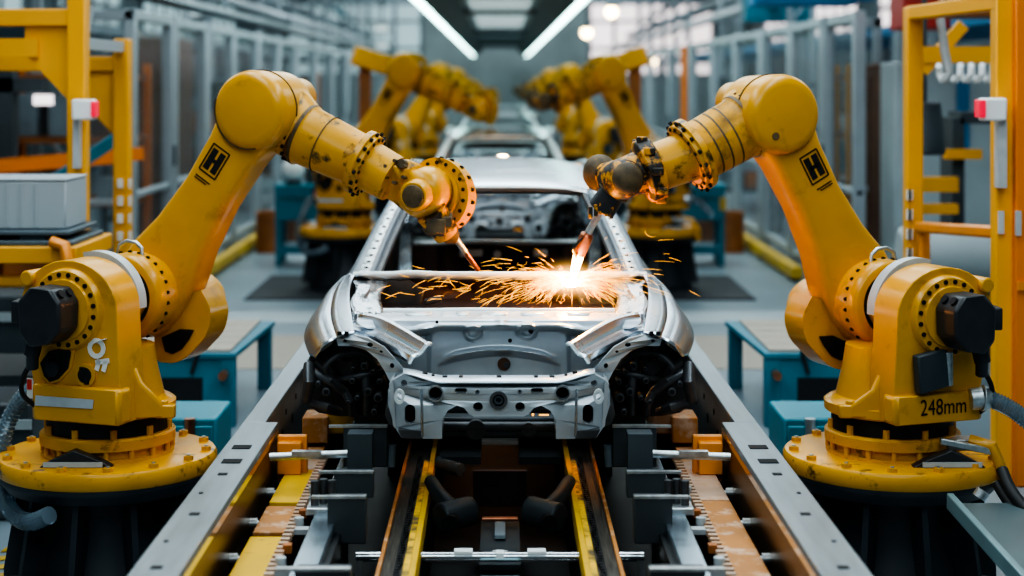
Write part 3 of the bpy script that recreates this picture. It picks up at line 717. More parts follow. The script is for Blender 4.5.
for j in range(76):
    y = 310.5 + 71 * j / 75
    g.append([P(x, y, fw(x, y)) for x in [MX + (142 - 36 * smoothstep(321, 342, y)) * (i / 75 - 1) for i in range(151)]])
fwp = cp(MB().loft(g, closed=False, cap=False), 'firewall', 'car_satin', smooth=70)
cp(MB().tube([P(x, 310.2 - .6 * gauss(x, 470, 30), 7.765) for x in range(357, 642, 6)], .009, 8), 'shelf_lip', 'car_bright', fwp)
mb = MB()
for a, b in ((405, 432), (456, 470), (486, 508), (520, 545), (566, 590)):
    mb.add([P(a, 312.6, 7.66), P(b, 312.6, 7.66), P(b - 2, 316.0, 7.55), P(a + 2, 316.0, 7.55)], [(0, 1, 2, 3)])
mb.each('shelf_highlight', 'car_bright', fwp, solid=.012)  # highlights along the shelf, put in as bright strips
def disc_px(mb, x, y, r, d, n=20): o = P(x, y, d); return mb.cyl(o, o - V((0, .004, 0)), r * d / F, n=n)
mb = MB(); disc_px(mb, 531.5, 330.5, 3.2, fw(531.5, 330.5) - .004); disc_px(mb, 510, 340.5, 2, fw(510, 340.5) - .004); disc_px(mb, 437, 322, 1.6, fw(437, 322) - .02)
cp(mb, 'grommet_holes', 'hole_black', fwp)
mb = MB(); disc_px(mb, 504, 364, 6.5, fw(504, 364) - .003); cp(mb, 'heat_mark', 'rust_brown', fwp)
mb = MB(); disc_px(mb, 506.5, 365, 3.2, fw(506, 364) - .008); cp(mb, 'heat_spot', 'car_dark', fwp)
# ---- radiator support
half = [(437, 439), (402, 438.5), (395, 428), (388, 405), (388, 390), (393, 380), (404, 374), (420, 381), (445, 383)]
cut = [(442, 439), (442, 420), (448, 410.5), (457, 405.5), (464, 408), (469, 414), (474, 416.5)]
left = [(442, 439)] + half[1:]
def arc_up(L_): return L_
outline = left + [(2 * MX - x, y) for x, y in left[::-1]] + [(2 * MX - x, y) for x, y in cut[1:]] + cut[1:][::-1]
holes = [circ(498.5, 400, 8), circ(478, 407, 4.8), circ(520, 407, 4.8), circ(435.5, 393.5, 6.6), circ(562.5, 393.5, 6.6), slot(461, 390.8, 12.5, 5), slot(537, 390.8, 12.5, 5), circ(477.3, 392, 2.1, n=14), circ(519.7, 392, 2.1, n=14),
         slot(410, 414.5, 10.5, 20), slot(588, 414.5, 10.5, 20), circ(404, 383.5, 3.2, 3.6, 16), circ(594, 383.5, 3.2, 3.6, 16), circ(404.5, 432.5, 2.4, n=12), circ(593.5, 432.5, 2.4, n=12)]
def rs(x, y): return P(x, y, 6.80 + .16 * (abs(x - MX) / 112) ** 3)
rad = cp(MB().prism([rs(*q) for q in outline], (0, .05, 0), [[rs(*q) for q in h] for h in holes]), 'radiator_support', 'car_panel', bevel=.004, smooth=30)
g = []
for v, dy, dd in ((0, 0, 0), (.35, -2.6, .025), (.7, -5.4, .11), (1, -7.2, .20), (1.1, -6.4, .21)):
    r_ = []
    for i in range(45):
        x = 403 + 192 * i / 44; au = abs(x - MX); y = 383 - 9 * smoothstep(55, 98, au)
        r_.append(P(x, y + dy * (1 - .25 * smoothstep(60, 98, au)), 6.80 + .16 * (au / 112) ** 3 + dd))
    g.append(r_)
top = cp(MB().loft(g, closed=False, cap=False), 'tie_bar', 'car_satin', rad, solid=.006, smooth=60)
mb = MB()
for x, w_ in ((425, 5), (433, 3), (445, 5), (461, 4), (499, 5), (536, 4), (552, 5), (566, 3), (575, 5)):
    au = abs(x - MX); y = 383 - 9 * smoothstep(55, 98, au) - 5.2; o = P(x, y, 6.80 + .16 * (au / 112) ** 3 + .105)
    mb.box(o + V((0, 0, .004)), (w_ * .004, .03, .008))
cp(mb, 'tie_bar_slots', 'hole_black', top)
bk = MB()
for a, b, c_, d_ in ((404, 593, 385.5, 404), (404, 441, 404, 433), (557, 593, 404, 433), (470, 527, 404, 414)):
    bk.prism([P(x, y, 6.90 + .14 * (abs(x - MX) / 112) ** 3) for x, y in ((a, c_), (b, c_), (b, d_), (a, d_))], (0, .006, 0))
bk.each('hole_shade_sheet', 'hole_black', rad)  # added black sheets stand in for the shade seen through the holes
o = P(498.5, 400, 6.80); rg = cp(MB().ring(o, (0, -1, 0), -.01, .012, .024, .036, 28), 'latch_ring', 'car_dark', rad)
cp(MB().ring(o, (0, -1, 0), -.02, .004, .010, .018, 20).cyl(o + V((0, .03, 0)), o + V((0, .02, 0)), .03), 'latch_core', 'machine_dark', rg)
for s in (-1, 1):
    ob = PS(435.5, 393.5, 6.81, s); cp(MB().ring(ob, (0, -1, 0), -.02, .006, .0265, .033, 24), 'hole_flange', 'car_silver', rad)
    cp(MB().prism([PS(x, y, 6.79, s) for x, y in ((420, 388), (423, 388), (424, 436), (421, 437))], (0, -.018, 0)), 'stiffening_rib', 'car_silver', rad, bevel=.006)
    cp(MB().prism([PS(x, y, 6.83, s) for x, y in circ(399.5, 396, 5.2, 7.5, 18)], (0, -.015, 0), [[PS(x, y, 6.83, s) for x, y in circ(399.5, 396, 2.6, 4.2, 18)]]), 'embossed_ring', 'car_bright', rad)
    cp(MB().prism([PS(x, y, 6.92, s) for x, y in ((389, 384), (393, 380), (396, 429), (393, 426))], (0, .55, 0)), 'side_flange', 'car_panel', rad)
    cp(MB().prism([PS(x, y, 6.86, s) for x, y in ((398, 430), (442, 432), (442, 439), (402, 438.5))], (0, .5, 0)), 'lower_rail', 'car_dark', rad)
# ---- inside: floor, bulkhead, shelf, cross beam, subframe
cp(MB().span(-.74, .74, 8.2, 12.4, H - 1.47, H - 1.43), 'floor_pan', 'car_dark')
mb = MB(); g = []
for j in range(13):
    v = j / 12; r_ = []
    for i in range(49):
        x = -.62 + 1.24 * i / 48
        y = 11.9 - .06 * gauss(x, -.13, .07) * gauss(v, .35, .2) - .05 * gauss(x, .18, .08) * gauss(v, .45, .2) - .04 * smoothstep(.40, .44, abs(x)) - .4 * smoothstep(.7, 1, v)
        r_.append(V((x, y, H - 1.12 - .33 * v)))
    g.append(r_)
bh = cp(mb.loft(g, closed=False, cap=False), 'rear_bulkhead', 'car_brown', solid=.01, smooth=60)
cp(MB().tube([V((x, 11.85, H - 1.118 - .004 * math.sin(9 * x))) for x in [-.60 + .06 * i for i in range(21)]], .016, 8), 'shelf_edge', 'car_bright', bh)
cp(MB().span(-.62, .62, 11.87, 12.05, H - 1.13, H - 1.115), 'parcel_shelf', 'car_dark', bh)
cp(MB().box((-.2, 11.83, H - 1.19), (.16, .05, .05)).box((.28, 11.83, H - 1.19), (.10, .04, .05)).cyl((-.02, 11.84, H - 1.2), (-.02, 11.79, H - 1.2), .03), 'bulkhead_fittings', 'car_satin', bh, bevel=.006)
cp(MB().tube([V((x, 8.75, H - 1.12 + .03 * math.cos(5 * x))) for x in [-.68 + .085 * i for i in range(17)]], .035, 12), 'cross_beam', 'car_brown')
for s in (-1, 1):
    cp(MB().loft([[V((s * .70, 8.3, H - .96)), V((s * .62, 8.35, H - .96)), V((s * .62, 8.7, H - .99)), V((s * .70, 8.7, H - .99))], [V((s * .72, 8.25, H - 1.45)), V((s * .62, 8.3, H - 1.45)), V((s * .62, 8.8, H - 1.45)), V((s * .72, 8.8, H - 1.45))]]), 'hinge_post', 'machine_dark', bevel=.01)
    cp(MB().tube([V((s * .42, 7.0, H - 1.37)), V((s * .44, 7.6, H - 1.36)), V((s * .46, 8.4, H - 1.42))], .055, 8), 'chassis_rail', 'car_dark', smooth=60)
sf = cp(MB().span(-.30, .30, 7.15, 7.25, H - 1.50, H - 1.41), 'subframe', 'machine_dark', bevel=.012)
cp(MB().span(-.34, .34, 7.6, 7.7, H - 1.48, H - 1.40), 'subframe', 'machine_dark', bevel=.012)
cp(MB().cyl((-.27, 7.10, H - 1.44), (.27, 7.10, H - 1.44), .022).cyl((-.10, 7.08, H - 1.45), (-.10, 7.12, H - 1.45), .04).cyl((.12, 7.08, H - 1.45), (.12, 7.12, H - 1.45), .03), 'steering_rack', 'car_dark', sf)
cp(MB().span(.16, .20, 6.97, 6.98, H - 1.368, H - 1.364), 'hot_seam', 'spark', sf)
cp(MB().box((.135, 6.98, H - 1.366), (.008, .008, .008)), 'hot_seam', 'spark', sf)
# ================================================================= CONVEYOR
def rail(s):
    n = 'left' if s < 0 else 'right'
    t = thing('side_rail', (s * 1.06, 8, 0), 'long grey steel conveyor side rail along the %s of the pit' % n, 'conveyor rail')
    X = lambda a: s * a
    m_ = 'rail_grey'
    top = MB().span(X(.978), X(1.135), 3.2, 7.5, .772, .80).build('rail_top', m_, t, bevel=.004)
    MB().span(X(1.035), X(1.135), 7.5, 40, .772, .80).build('rail_top', m_, t, bevel=.004)
    MB().span(X(.985), X(.999), 3.2, 7.5, .36, .772).build('rail_web', 'rail_bronze_reflect', t)
    MB().span(X(.978), X(.988), 3.2, 7.5, .745, .772).build('rail_lip', 'chrome', t)
    w2 = MB().span(X(1.04), X(1.06), 7.5, 40, .36, .772).build('rail_web', 'rail_side', t)
    MB().span(X(.978), X(1.06), 7.49, 7.51, .42, .772).build('end_plate', 'rail_side', t)
    MB().span(X(.985), X(1.10), 3.2, 40, .33, .36).build('rail_foot', 'rail_side', t)
    MB().span(X(1.115), X(1.135), 3.2, 40, .30, .772).build('rail_outer_web', 'rail_side', t)
    sl = MB()
    for y in (3.9, 4.7, 5.25, 5.9, 6.5): sl.box((X(1.06), y, .801), (.035, .03, .004))
    for y in (6.72, 6.98): sl.box((X(1.06), y, .801), (.075, .07, .004))
    for y in (4.35, 5.0, 5.55, 6.2): sl.cyl((X(1.09), y, .799), (X(1.09), y, .803), .008, n=10)
    sl.each('rail_slot', 'hole_black', top)
    bo = MB(); br = MB()
    for y in (4.7, 5.2, 5.7, 6.2, 6.7, 7.2): bo.cyl((X(.985), y, .56), (X(.955), y, .56), .022, n=10).cyl((X(.955), y, .56), (X(.94), y, .56), .012, n=8)
    bo.build('web_bolts', 'steel_grey', t)
    ho = MB()
    for y in (7.7, 8.1, 8.5, 9.0): ho.cyl((X(1.039), y, .62), (X(1.036), y, .62), .025, n=12).cyl((X(1.039), y + .15, .70), (X(1.036), y + .15, .70), .015, n=12)
    ho.build('web_holes', 'hole_black', w2)
    for y in range(4, 40, 3): MB().span(X(1.02), X(1.10), y - .06, y + .06, 0, .33).build('leg', 'pedestal_black', t)
    for y in (5.6, 6.35, 7.1): MB().prism([V((X(.985), y, .37)), V((X(.985), y, .50)), V((X(.93), y, .40)), V((X(.93), y, .37))], (0, .03, 0)).build('gusset', 'strip_orange', t)
    return t
rail(-1); rail(1)
# rack strips with teeth
def strip(s):
    n = 'left' if s < 0 else 'right'
    t = thing('rack_strip', (s * .875, 6, .5), ('yellow and orange segmented toothed strip inside the left side rail' if s < 0 else 'worn orange toothed strip inside the right side rail'), 'rack strip')
    segs = ([(3.6, 5.3, 'strip_orange'), (5.36, 6.36, 'strip_yellow'), (6.42, 6.82, 'strip_orange'), (6.88, 7.46, 'strip_yellow'), (7.46, 7.78, 'strip_pale'), (7.85, 8.5, 'strip_orange'), (8.55, 9.6, 'strip_pale')] if s < 0 else
            [(3.6, 5.7, 'strip_orange'), (5.7, 6.9, 'strip_orange'), (6.92, 7.25, 'strip_pale'), (7.25, 7.75, 'strip_pale'), (7.85, 8.5, 'strip_orange'), (8.55, 9.6, 'strip_pale')])
    for a, b, mt in segs: MB().span(s * .815, s * .935, a, b, .575, .60).build('plate', mt, t, bevel=.004)
    th = MB(); y = 3.7
    while y < 7.8: th.box((s * .800, y, .590), (.034, .028, .022)); y += .056
    th.build('teeth', 'strip_pale', t)
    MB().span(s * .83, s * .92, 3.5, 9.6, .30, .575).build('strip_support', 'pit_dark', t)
    cb = MB()
    for y in (5.5, 5.95, 6.5, 7.0): cb.box((s * .76, y, .585), (.085, .05, .02)).cyl((s * .775, y + .06, .59), (s * .775, y + .06, .62), .02, n=10)
    cb.each('cross_clip', 'label_grey', t)
    cl = MB()
    for y in (5.7, 6.2, 6.7): cl.box((s * .775, y, .60), (.03, .04, .03))
    cl.each('wire_clip', 'rust_orange', t)
    return t
strip(-1); strip(1)
# blue steel carrier bars with end plates
for s in (-1, 1):
    n = 'left' if s < 0 else 'right'
    t = thing('carrier_bar', (s * .68, 6.2, .5), 'blue-grey carrier bar with upright slate plates %s of the centre tracks' % n, 'carrier')
    MB().span(s * .625, s * .715, 4.2, 6.72, .60, .635).build('bar', 'plate_blue', t, bevel=.004)
    MB().span(s * .60, s * .715, 4.2, 6.72, .35, .60).build('bar_web', 'pit_dark', t)
    MB().span(s * .63, s * .70, 6.9, 9.0, .62, .65).build('bar', 'plate_blue', t, bevel=.004)
    for y, x0, x1, z0, z1 in ((5.45, .48, .66, .42, .735), (6.40, .505, .65, .56, .735), (6.70, .50, .655, .66, .76), (7.10, .47, .655, .69, .86), (7.7, .48, .66, .72, .9)):
        pl = MB().span(s * x0, s * x1, y, y + .07, z0, z1).build('upright_plate', 'plate_slate', t, bevel=.005)
        MB().span(s * x0, s * (x1 + .06), y - .004, y + .02, z1 - .004, z1 + .006).build('plate_edge', 'steel_grey', pl)
    pn = MB()
    for dx, dy in ((0, 0), (.035, .02), (.065, -.01)): pn.cyl((s * (.655 + dx), 6.62 + dy, .62), (s * (.655 + dx), 6.62 + dy, .75), .016, n=14)
    pn.each('locating_pin', 'car_dark', t)
    MB().box((s * .69, 6.62, .64), (.12, .12, .03)).build('pin_base', 'steel_grey', t, bevel=.005)
    MB().cyl((s * .60, 7.05, .76), (s * .955, 7.05, .745), .017, n=12).box((s * .80, 7.03, .765), (.12, .04, .02)).build('clamp_rod', 'steel_grey', t)
    MB().span(s * .86, s * .965, 7.35, 7.45, .60, .74).span(s * .84, s * .970, 7.40, 7.44, .56, .76).build('clamp_block', 'orange_panel', t, bevel=.006)
    MB().span(s * .80, s * .92, 7.9, 8.1, .62, .74).build('clamp_block', 'strip_orange', t, bevel=.006)
    MB().box((s * .76, 8.2, .72), (.10, .5, .14)).build('support_block', 'strip_yellow' if s < 0 else 'strip_pale', t, bevel=.01)
    for y in (6.9, 8.6): MB().span(s * .52, s * .62, y, y + .1, .72, .87 if y < 8 else .87).build('body_rest', 'machine_dark', t)
    MB().cyl((s * .455, 7.12, .69), (s * .45, 7.12, .78), .018, n=14).build('valve', 'hose_clear', t)
# centre tracks
for s in (-1, 1):
    n = 'left' if s < 0 else 'right'
    t = thing('centre_track', (s * .37, 7, .4), 'yellow edged chain track %s of the middle, running under the car' % n, 'conveyor track')
    MB().span(s * .302, s * .326, 3.3, 12, .47, .552).build('inner_edge', 'strip_yellow', t, bevel=.003)
    MB().span(s * .43, s * .446, 3.3, 12, .47, .546).build('outer_edge', 'strip_orange', t, bevel=.003)
    MB().span(s * .326, s * .43, 3.3, 12, .47, .532).build('bed', 'track_grime', t)
    MB().span(s * .326, s * .350, 5.4, 7.9, .532, .545).build('worn_paint', 'track_paint', t)
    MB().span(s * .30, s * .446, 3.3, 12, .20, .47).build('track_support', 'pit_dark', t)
    ch = MB(); y = 3.4
    while y < 8: ch.box((s * (.368 + .003 * math.sin(y * 31)), y, .538), (.014, .028, .014)); y += .036
    ch.build('chain', 'chain_dark', t)
    MB().span(s * .376, s * .384, 3.3, 8, .532, .537).build('chain_guide', 'hole_black', t)
# cross rods
t = thing('cross_rod', (0, 6.67, .4), 'thick bright cross rod with clamps, nearest of two under the tracks', 'rod')
MB().cyl((-.55, 6.50, .485), (.55, 6.50, .485), .019).build('rod', 'chrome', t)
MB().box((-.54, 6.50, .45), (.02, .03, .09)).box((.54, 6.50, .45), (.02, .03, .09)).each('rod_bracket', 'steel_grey', t)
MB().box((-.14, 6.50, .505), (.07, .05, .012)).box((.14, 6.50, .505), (.07, .05, .012)).box((0, 6.48, .50), (.03, .05, .02)).each('rod_clamp', 'white_paint', t)
tag(MB().cyl((-.50, 6.42, .405), (.50, 6.42, .405), .006).build('tie_rod', 'chrome'), 'thin bright tie rod running just below the thick cross rod', 'rod')
# middle machinery
t = thing('drive_unit', (0, 6.8, .2), 'dark drive unit with teal-grey top plates between the centre tracks', 'conveyor drive')
MB().span(-.075, .075, 6.1, 6.46, .40, .425).build('top_plate', 'plate_teal', t, bevel=.003)
MB().span(-.075, .075, 5.4, 6.07, .38, .405).build('top_plate', 'plate_blue', t, bevel=.003)
MB().box((0, 6.06, .42), (.06, .06, .02)).build('copper_pad', 'copper', t, bevel=.003)
MB().span(-.08, .08, 6.55, 7.2, .42, .44).build('top_plate', 'plate_slate', t)
MB().box((0, 7.0, .455), (.045, .22, .018)).build('clip_plate', 'machine_grey', t, bevel=.003)
MB().cyl((-.075, 7.12, .47), (.075, 7.12, .47), .010).build('copper_bar', 'copper', t)
MB().box((0, 6.62, .46), (.06, .05, .02)).build('white_pad', 'white_paint', t, bevel=.003)
MB().span(-.12, .12, 7.6, 7.64, .40, .56).build('rear_plate', 'car_brown', t)
for s in (-1, 1):
    mo = MB().cyl((s * .12, 7.15, .50), (s * .25, 7.05, .49), .062, n=24).build('gear_motor', 'plate_slate', t, bevel=.01)
    MB().cyl((s * .20, 7.06, .49), (s * .205, 7.00, .48), .036, n=18).build('motor_shaft', 'hole_black', mo)
    MB().tube([V((s * .20, 7.1, .50)), V((s * .26, 7.2, .55)), V((s * .30, 7.4, .56))], [.05, .035, .03], 12).build('motor_arm', 'machine_dark', mo)
    MB().span(s * .09, s * .29, 8.0, 8.5, .50, .535).build('cover_plate', 'plate_slate', t)
    MB().span(s * .02, s * .28, 8.6, 9.2, .52, .56).build('cover_plate', 'plate_slate', t)
MB().box((.0, 8.3, .55), (.18, .12, .02)).build('light_bar', 'white_paint', t, bevel=.004)
MB().cyl((-.29, 7.9, .53), (-.18, 7.8, .52), .03).build('hose_end', 'hose_clear', t)
tag(MB().span(-.97, .97, 3.2, 40, .02, .19).build('pit_shade_sheet', 'pit_dark'), 'dark sheet over the floor, standing in for the shade in the conveyor pit', 'dark sheet')  # black sheet hides the floor and paints the pit as shaded
# bodies further down the line, robots further down the line
for k, dy in enumerate((8.75, 18.2, 27.5)):
    c2 = copy_tree(car); c2.location.y += dy
    tag(c2, 'bare silver car body shell, %s on the line from the camera' % ORD[k + 1])
    for s in (-1, 1):
        tag(MB().span(s * .50, s * .60, 8.1 + dy - 1.0, 8.1 + dy + 4.0, .19, .84).build('body_carrier', 'pit_dark'), 'dark carrier beam under the %s side of the %s car body' % ('left' if s < 0 else 'right', ORD[k + 1]), 'carrier')
for s in (-1, 1):
    tag(MB().span(s * .50, s * .60, 9.1, 12.2, .19, .84).build('body_carrier', 'pit_dark'), 'dark carrier beam under the %s side of the nearest car body' % ('left' if s < 0 else 'right'), 'carrier')
for k, (dy, sc) in enumerate(((11.2, 1.12), (21.5, 1.12), (32, 1.12))):
    for r, nm in ((robL, 'left'), (robR, 'right')):
        q = copy_tree(r, skip=('torch', 'hot_tip', 'tool_', 'mount_', 'weld')); q.location.y += dy; q.location.x *= .967; q.scale = (1.02, 1.02, sc)
        tag(q, 'yellow welding robot %s of the line, %s from the camera in its row' % (nm, ORD[k + 1]))
# welding light and sparks
W = P(571, 283, 7.93)
tag(MB().sphere(W, .028, (1.6, 1, .7)).build('weld_pool', 'weld_hot'), 'white-hot weld point under the glowing torch tip', 'weld')
random.seed(3)
mb = MB()
for i in range(900):
    th = random.uniform(0, 2 * PI); el = random.gauss(.13, .27)
    lf = random.random()
    dirv = V((math.cos(th) * 1.5 - .15, math.sin(th) * .5 - .12, 0)).normalized() * math.cos(el) + Z * math.sin(el)
    v0 = random.uniform(.8, 3.4); t0 = random.uniform(.0, .15) * (1 if lf < .75 else 1.7); dt = random.uniform(.012, .05)
    g = 6.0; p = []
    cw = random.uniform(-6, 6) if random.random() < .3 else 0
    for k in range(5):
        t = t0 + dt * k / 4
        q = W + dirv * v0 * t * (1 - .9 * t) - Z * (.5 * g * t * t)
        if cw: q += V((math.sin(k * cw * .35) * .012, 0, math.cos(k * cw * .35) * .012))
        p.append(q)
    if p[-1].z < H - 1.03 and p[-1].y < 8: continue
    if p[-1].y > 8.19: continue
    r = random.uniform(.0004, .0010)
    mb.tube(p, [r * .4, r, r, r * .8, r * .3], 4)
for i in range(46):   # stray sparks over the left of the cowl
    q = V((W.x + random.uniform(-.85, -.25), random.uniform(7.85, 8.15), H - random.uniform(.88, 1.02)))
    a = random.gauss(PI, .4); L_ = random.uniform(.03, .09)
    mb.tube([q, q + V((math.cos(a), 0, math.sin(a) * .6)) * L_ * .5, q + V((math.cos(a), 0, math.sin(a) * .8)) * L_], [.0004, .0010, .0003], 4)
tag(mb.build('welding_sparks', 'spark', smooth=180), 'spray of golden sparks flying off the weld point', 'sparks', kind='stuff')
# glow round the weld, put in as a small emitting volume
m = bpy.data.materials.new('weld_halo_volume'); m.use_nodes = True; nt = m.node_tree; nt.nodes.clear()
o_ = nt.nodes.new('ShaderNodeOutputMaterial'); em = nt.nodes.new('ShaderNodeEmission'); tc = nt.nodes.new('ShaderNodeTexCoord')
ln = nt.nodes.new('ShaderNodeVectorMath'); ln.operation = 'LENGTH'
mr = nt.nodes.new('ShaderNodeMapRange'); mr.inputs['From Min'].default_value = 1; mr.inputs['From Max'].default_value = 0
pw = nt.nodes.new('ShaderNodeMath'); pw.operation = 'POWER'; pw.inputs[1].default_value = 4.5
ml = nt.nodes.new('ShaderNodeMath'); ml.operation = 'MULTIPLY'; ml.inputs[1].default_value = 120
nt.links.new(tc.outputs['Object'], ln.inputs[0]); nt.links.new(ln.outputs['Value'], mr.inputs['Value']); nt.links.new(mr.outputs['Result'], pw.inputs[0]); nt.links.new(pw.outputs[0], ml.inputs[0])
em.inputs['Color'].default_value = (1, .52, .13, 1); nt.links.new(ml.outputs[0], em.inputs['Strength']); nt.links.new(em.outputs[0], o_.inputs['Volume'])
MATS['weld_halo_volume'] = m
vp = MB().sphere((0, 0, 0), 1, n=24).build('weld_halo', 'weld_halo_volume'); vp.location = W + V((-.01, 0, .015)); vp.scale = (.25, .2, .14)
tag(vp, 'glow around the weld point, put in as an emitting volume', 'glow', kind='stuff')
# ================================================================= HALL
struct(MB().span(-11, 11, 0, 76, -.1, 0), 'floor', 'floor_mat')
struct(MB().span(-11, 11, 2, 76, 8.0, 8.2), 'ceiling', 'ceil_grey')
struct(MB().span(-11.2, -11, 2, 76, 0, 8), 'wall_left', 'wall_teal')
struct(MB().span(11, 11.2, 2, 76, 0, 8), 'wall_right', 'wall_teal')
struct(MB().span(-11, 11, 76, 76.2, 0, 8), 'wall_back', 'wall_end')
wn = 0
def window(x0, x1, y0, y1, z0, z1, mt):
    global wn; wn += 1
    w = struct(MB().span(x0, x1, y0, y1, z0, z1), 'window_%d' % wn, mt)
    fr = MB()
    if abs(y1 - y0) > abs(x1 - x0):
        xs = (x0 + x1) / 2
        for k in range(5): y = y0 + (y1 - y0) * k / 4; fr.box((xs, y, (z0 + z1) / 2), (.16, .14, z1 - z0 + .1))
        for k in range(4): fr.box((xs, (y0 + y1) / 2, z0 + (z1 - z0) * k / 3), (.16, y1 - y0, .12))
    else:
        ys = (y0 + y1) / 2
        for k in range(6): fr.box((x0 + (x1 - x0) * k / 5, ys, (z0 + z1) / 2), (.16, .16, z1 - z0 + .1))
        for k in range(4): fr.box(((x0 + x1) / 2, ys, z0 + (z1 - z0) * k / 3), (x1 - x0, .16, .14))
    fr.build('window_frame', 'machine_grey', w)
for y in (12, 22, 32, 42, 52, 63):
    window(-11.0, -10.96, y, y + 7, 3.2, 6.8, 'window_teal')
    window(10.96, 11.0, y, y + 7, 3.2, 6.8, 'window_teal' if y < 30 else 'window_glow')
window(4.0, 9.5, 75.9, 75.96, 2.6, 6.2, 'window_glow')
window(-9.5, -3.5, 75.9, 75.96, 2.6, 6.2, 'window_teal')
# central hood with its two light strips
t = thing('ceiling_hood', (0, 24, 3.6), 'grey central duct hood between the two light strips, with a pale skylight panel', 'hood')
MB().span(-.70, .70, 16, 72, 3.72, 3.78).build('hood_panel', 'hood_grey', t)
for s in (-1, 1):
    MB().prism([V((s * .70, 16, 3.78)), V((s * .70, 16, 3.70)), V((s * 1.02, 16, 3.40)), V((s * 1.06, 16, 3.40)), V((s * 1.06, 16, 3.78))], (0, 56, 0)).build('hood_side', 'hood_dark', t)
MB().span(-.55, .55, 29, 44, 3.70, 3.72).build('skylight_panel', 'panel_glow', t)
for y in (26, 33, 46, 54, 62): MB().span(-.70, .70, y, y + .5, 3.62, 3.72).build('cross_rib', 'hood_dark', t)
for y in (20, 32, 44, 56, 68): MB().cyl((-.9, y, 3.78), (-.9, y, 8), .03, n=8).cyl((.9, y, 3.78), (.9, y, 8), .03, n=8).build('hanger', 'machine_dark', t)
for s, n in ((-1, 'left'), (1, 'right')):
    t = thing('light_strip', (s * 1.13, 20, 3.4), 'long bright white light strip along the %s edge of the hood' % n, 'light')
    MB().span(s * 1.063, s * 1.20, 18, 70, 3.44, 3.52).build('strip_housing', 'hood_dark', t)
    y = 18.2
    while y < 69: MB().span(s * 1.075, s * 1.19, y, y + 4.0, 3.405, 3.44).build('tube', 'led', t); y += 4.2
# columns, beams and pipes beside the line
for s, n in ((-1, 'left'), (1, 'right')):
    for k, y in enumerate((19.6 if s < 0 else 21, 29, 38, 48, 60)):
        t = thing('steel_column', (s * 5.0, y, 0), '%s grey steel lattice column on the %s side of the hall' % (ORD[k], n), 'column')
        MB().span(s * 4.9, s * 5.0, y, y + .12, 0, 8).span(s * 5.3, s * 5.4, y, y + .12, 0, 8).build('column_leg', 'aluminium', t)
        lt = MB(); z = .3
        while z < 7.6: lt.beam((s * 4.95, y + .06, z), (s * 5.35, y + .06, z + .5), .05, .05).beam((s * 5.35, y + .06, z + .5), (s * 4.95, y + .06, z + 1.0), .05, .05); z += 1.0
        lt.build('lattice', 'aluminium', t)
    for k, (x, z, r, mt, d) in enumerate(((4.7, 3.7, .09, 'aluminium', 'pale'), (5.6, 4.3, .14, 'machine_grey', 'thick grey'), (6.4, 5.1, .10, 'teal_paint', 'teal'), (5.1, 5.7, .18, 'machine_pale', 'fat pale'))):
        tag(MB().cyl((s * x, 14, z), (s * x, 74, z), r).build('ceiling_pipe', mt), '%s overhead pipe running along the %s side' % (d, n), 'pipe')
    for k, y in enumerate((17, 25, 33.5, 43, 54)):
        tag(MB().beam((s * 1.3, y, 4.9), (s * 11, y, 4.9), .2, .3).beam((s * 1.3, y, 5.8), (s * 11, y, 5.8), .15, .15).build('roof_truss', 'machine_grey'), '%s overhead cross truss on the %s side' % (ORD[k], n), 'truss')
    t = thing('mezzanine_deck', (s * 7.4, 16, 0), '%s mezzanine deck on posts above the %s machines' % ('grey' if s < 0 else 'blue', n), 'platform')
    MB().span(s * 6.2, s * 8.6, 16, 70, 3.05, 3.2).build('deck', 'machine_grey' if s < 0 else 'blue_paint', t)
    for y in (17, 27, 37, 47, 57, 67): MB().span(s * 8.4, s * 8.55, y, y + .15, 0, 3.05).build('deck_post', 'machine_grey', t); MB().span(s * 6.25, s * 6.4, y, y + .15, 0, 3.05).build('deck_post', 'machine_grey', t)
    if s < 0:
        t = thing('cable_tray', (s * 4.2, 16, 3.3), 'long cable tray above the %s safety fence' % n, 'cable tray')
        MB().span(s * 4.05, s * 4.35, 15, 70, 3.28, 3.30).span(s * 4.05, s * 4.07, 15, 70, 3.28, 3.38).span(s * 4.33, s * 4.35, 15, 70, 3.28, 3.38).build('tray', 'machine_pale', t)
        for y in range(18, 70, 8): MB().cyl((s * 4.2, y, 3.3), (s * 4.2, y, 8), .02, n=8).build('hanger', 'machine_grey', t)
# overhead coloured equipment on the right, lamps
for x, y, z, w, h, mt, lb in ((3.9, 22, 3.45, 1.3, .34, 'blue_paint', 'blue overhead crate row above the right fence'), (4.5, 24, 3.65, 1.5, .42, 'blue_paint', 'blue overhead hoist housing, higher up behind the blue crate row'), (4.05, 16.4, 3.15, .45, .7, 'red_paint', 'dark red overhead cabinet above the right fence'), (4.15, 14.6, 3.10, .62, .5, 'rust_orange', 'orange overhead cabinet beside the red one'), (4.9, 30, 3.6, 1.2, .5, 'teal_paint', 'teal overhead housing far on the right')):
    t = thing('overhead_unit', (x, y, z - h / 2), lb, 'overhead equipment')
    MB().box((x, y, z), (w, .6, h)).build('housing', mt, t, bevel=.02)
    MB().box((x, y - .31, z + h * .18), (w * .8, .03, h * .2)).build('vent_panel', 'machine_dark', t)
    MB().cyl((x - w * .3, y, z + h / 2), (x - w * .3, y, 8), .02, n=8).cyl((x + w * .3, y, z + h / 2), (x + w * .3, y, 8), .02, n=8).build('hanger', 'machine_dark', t)
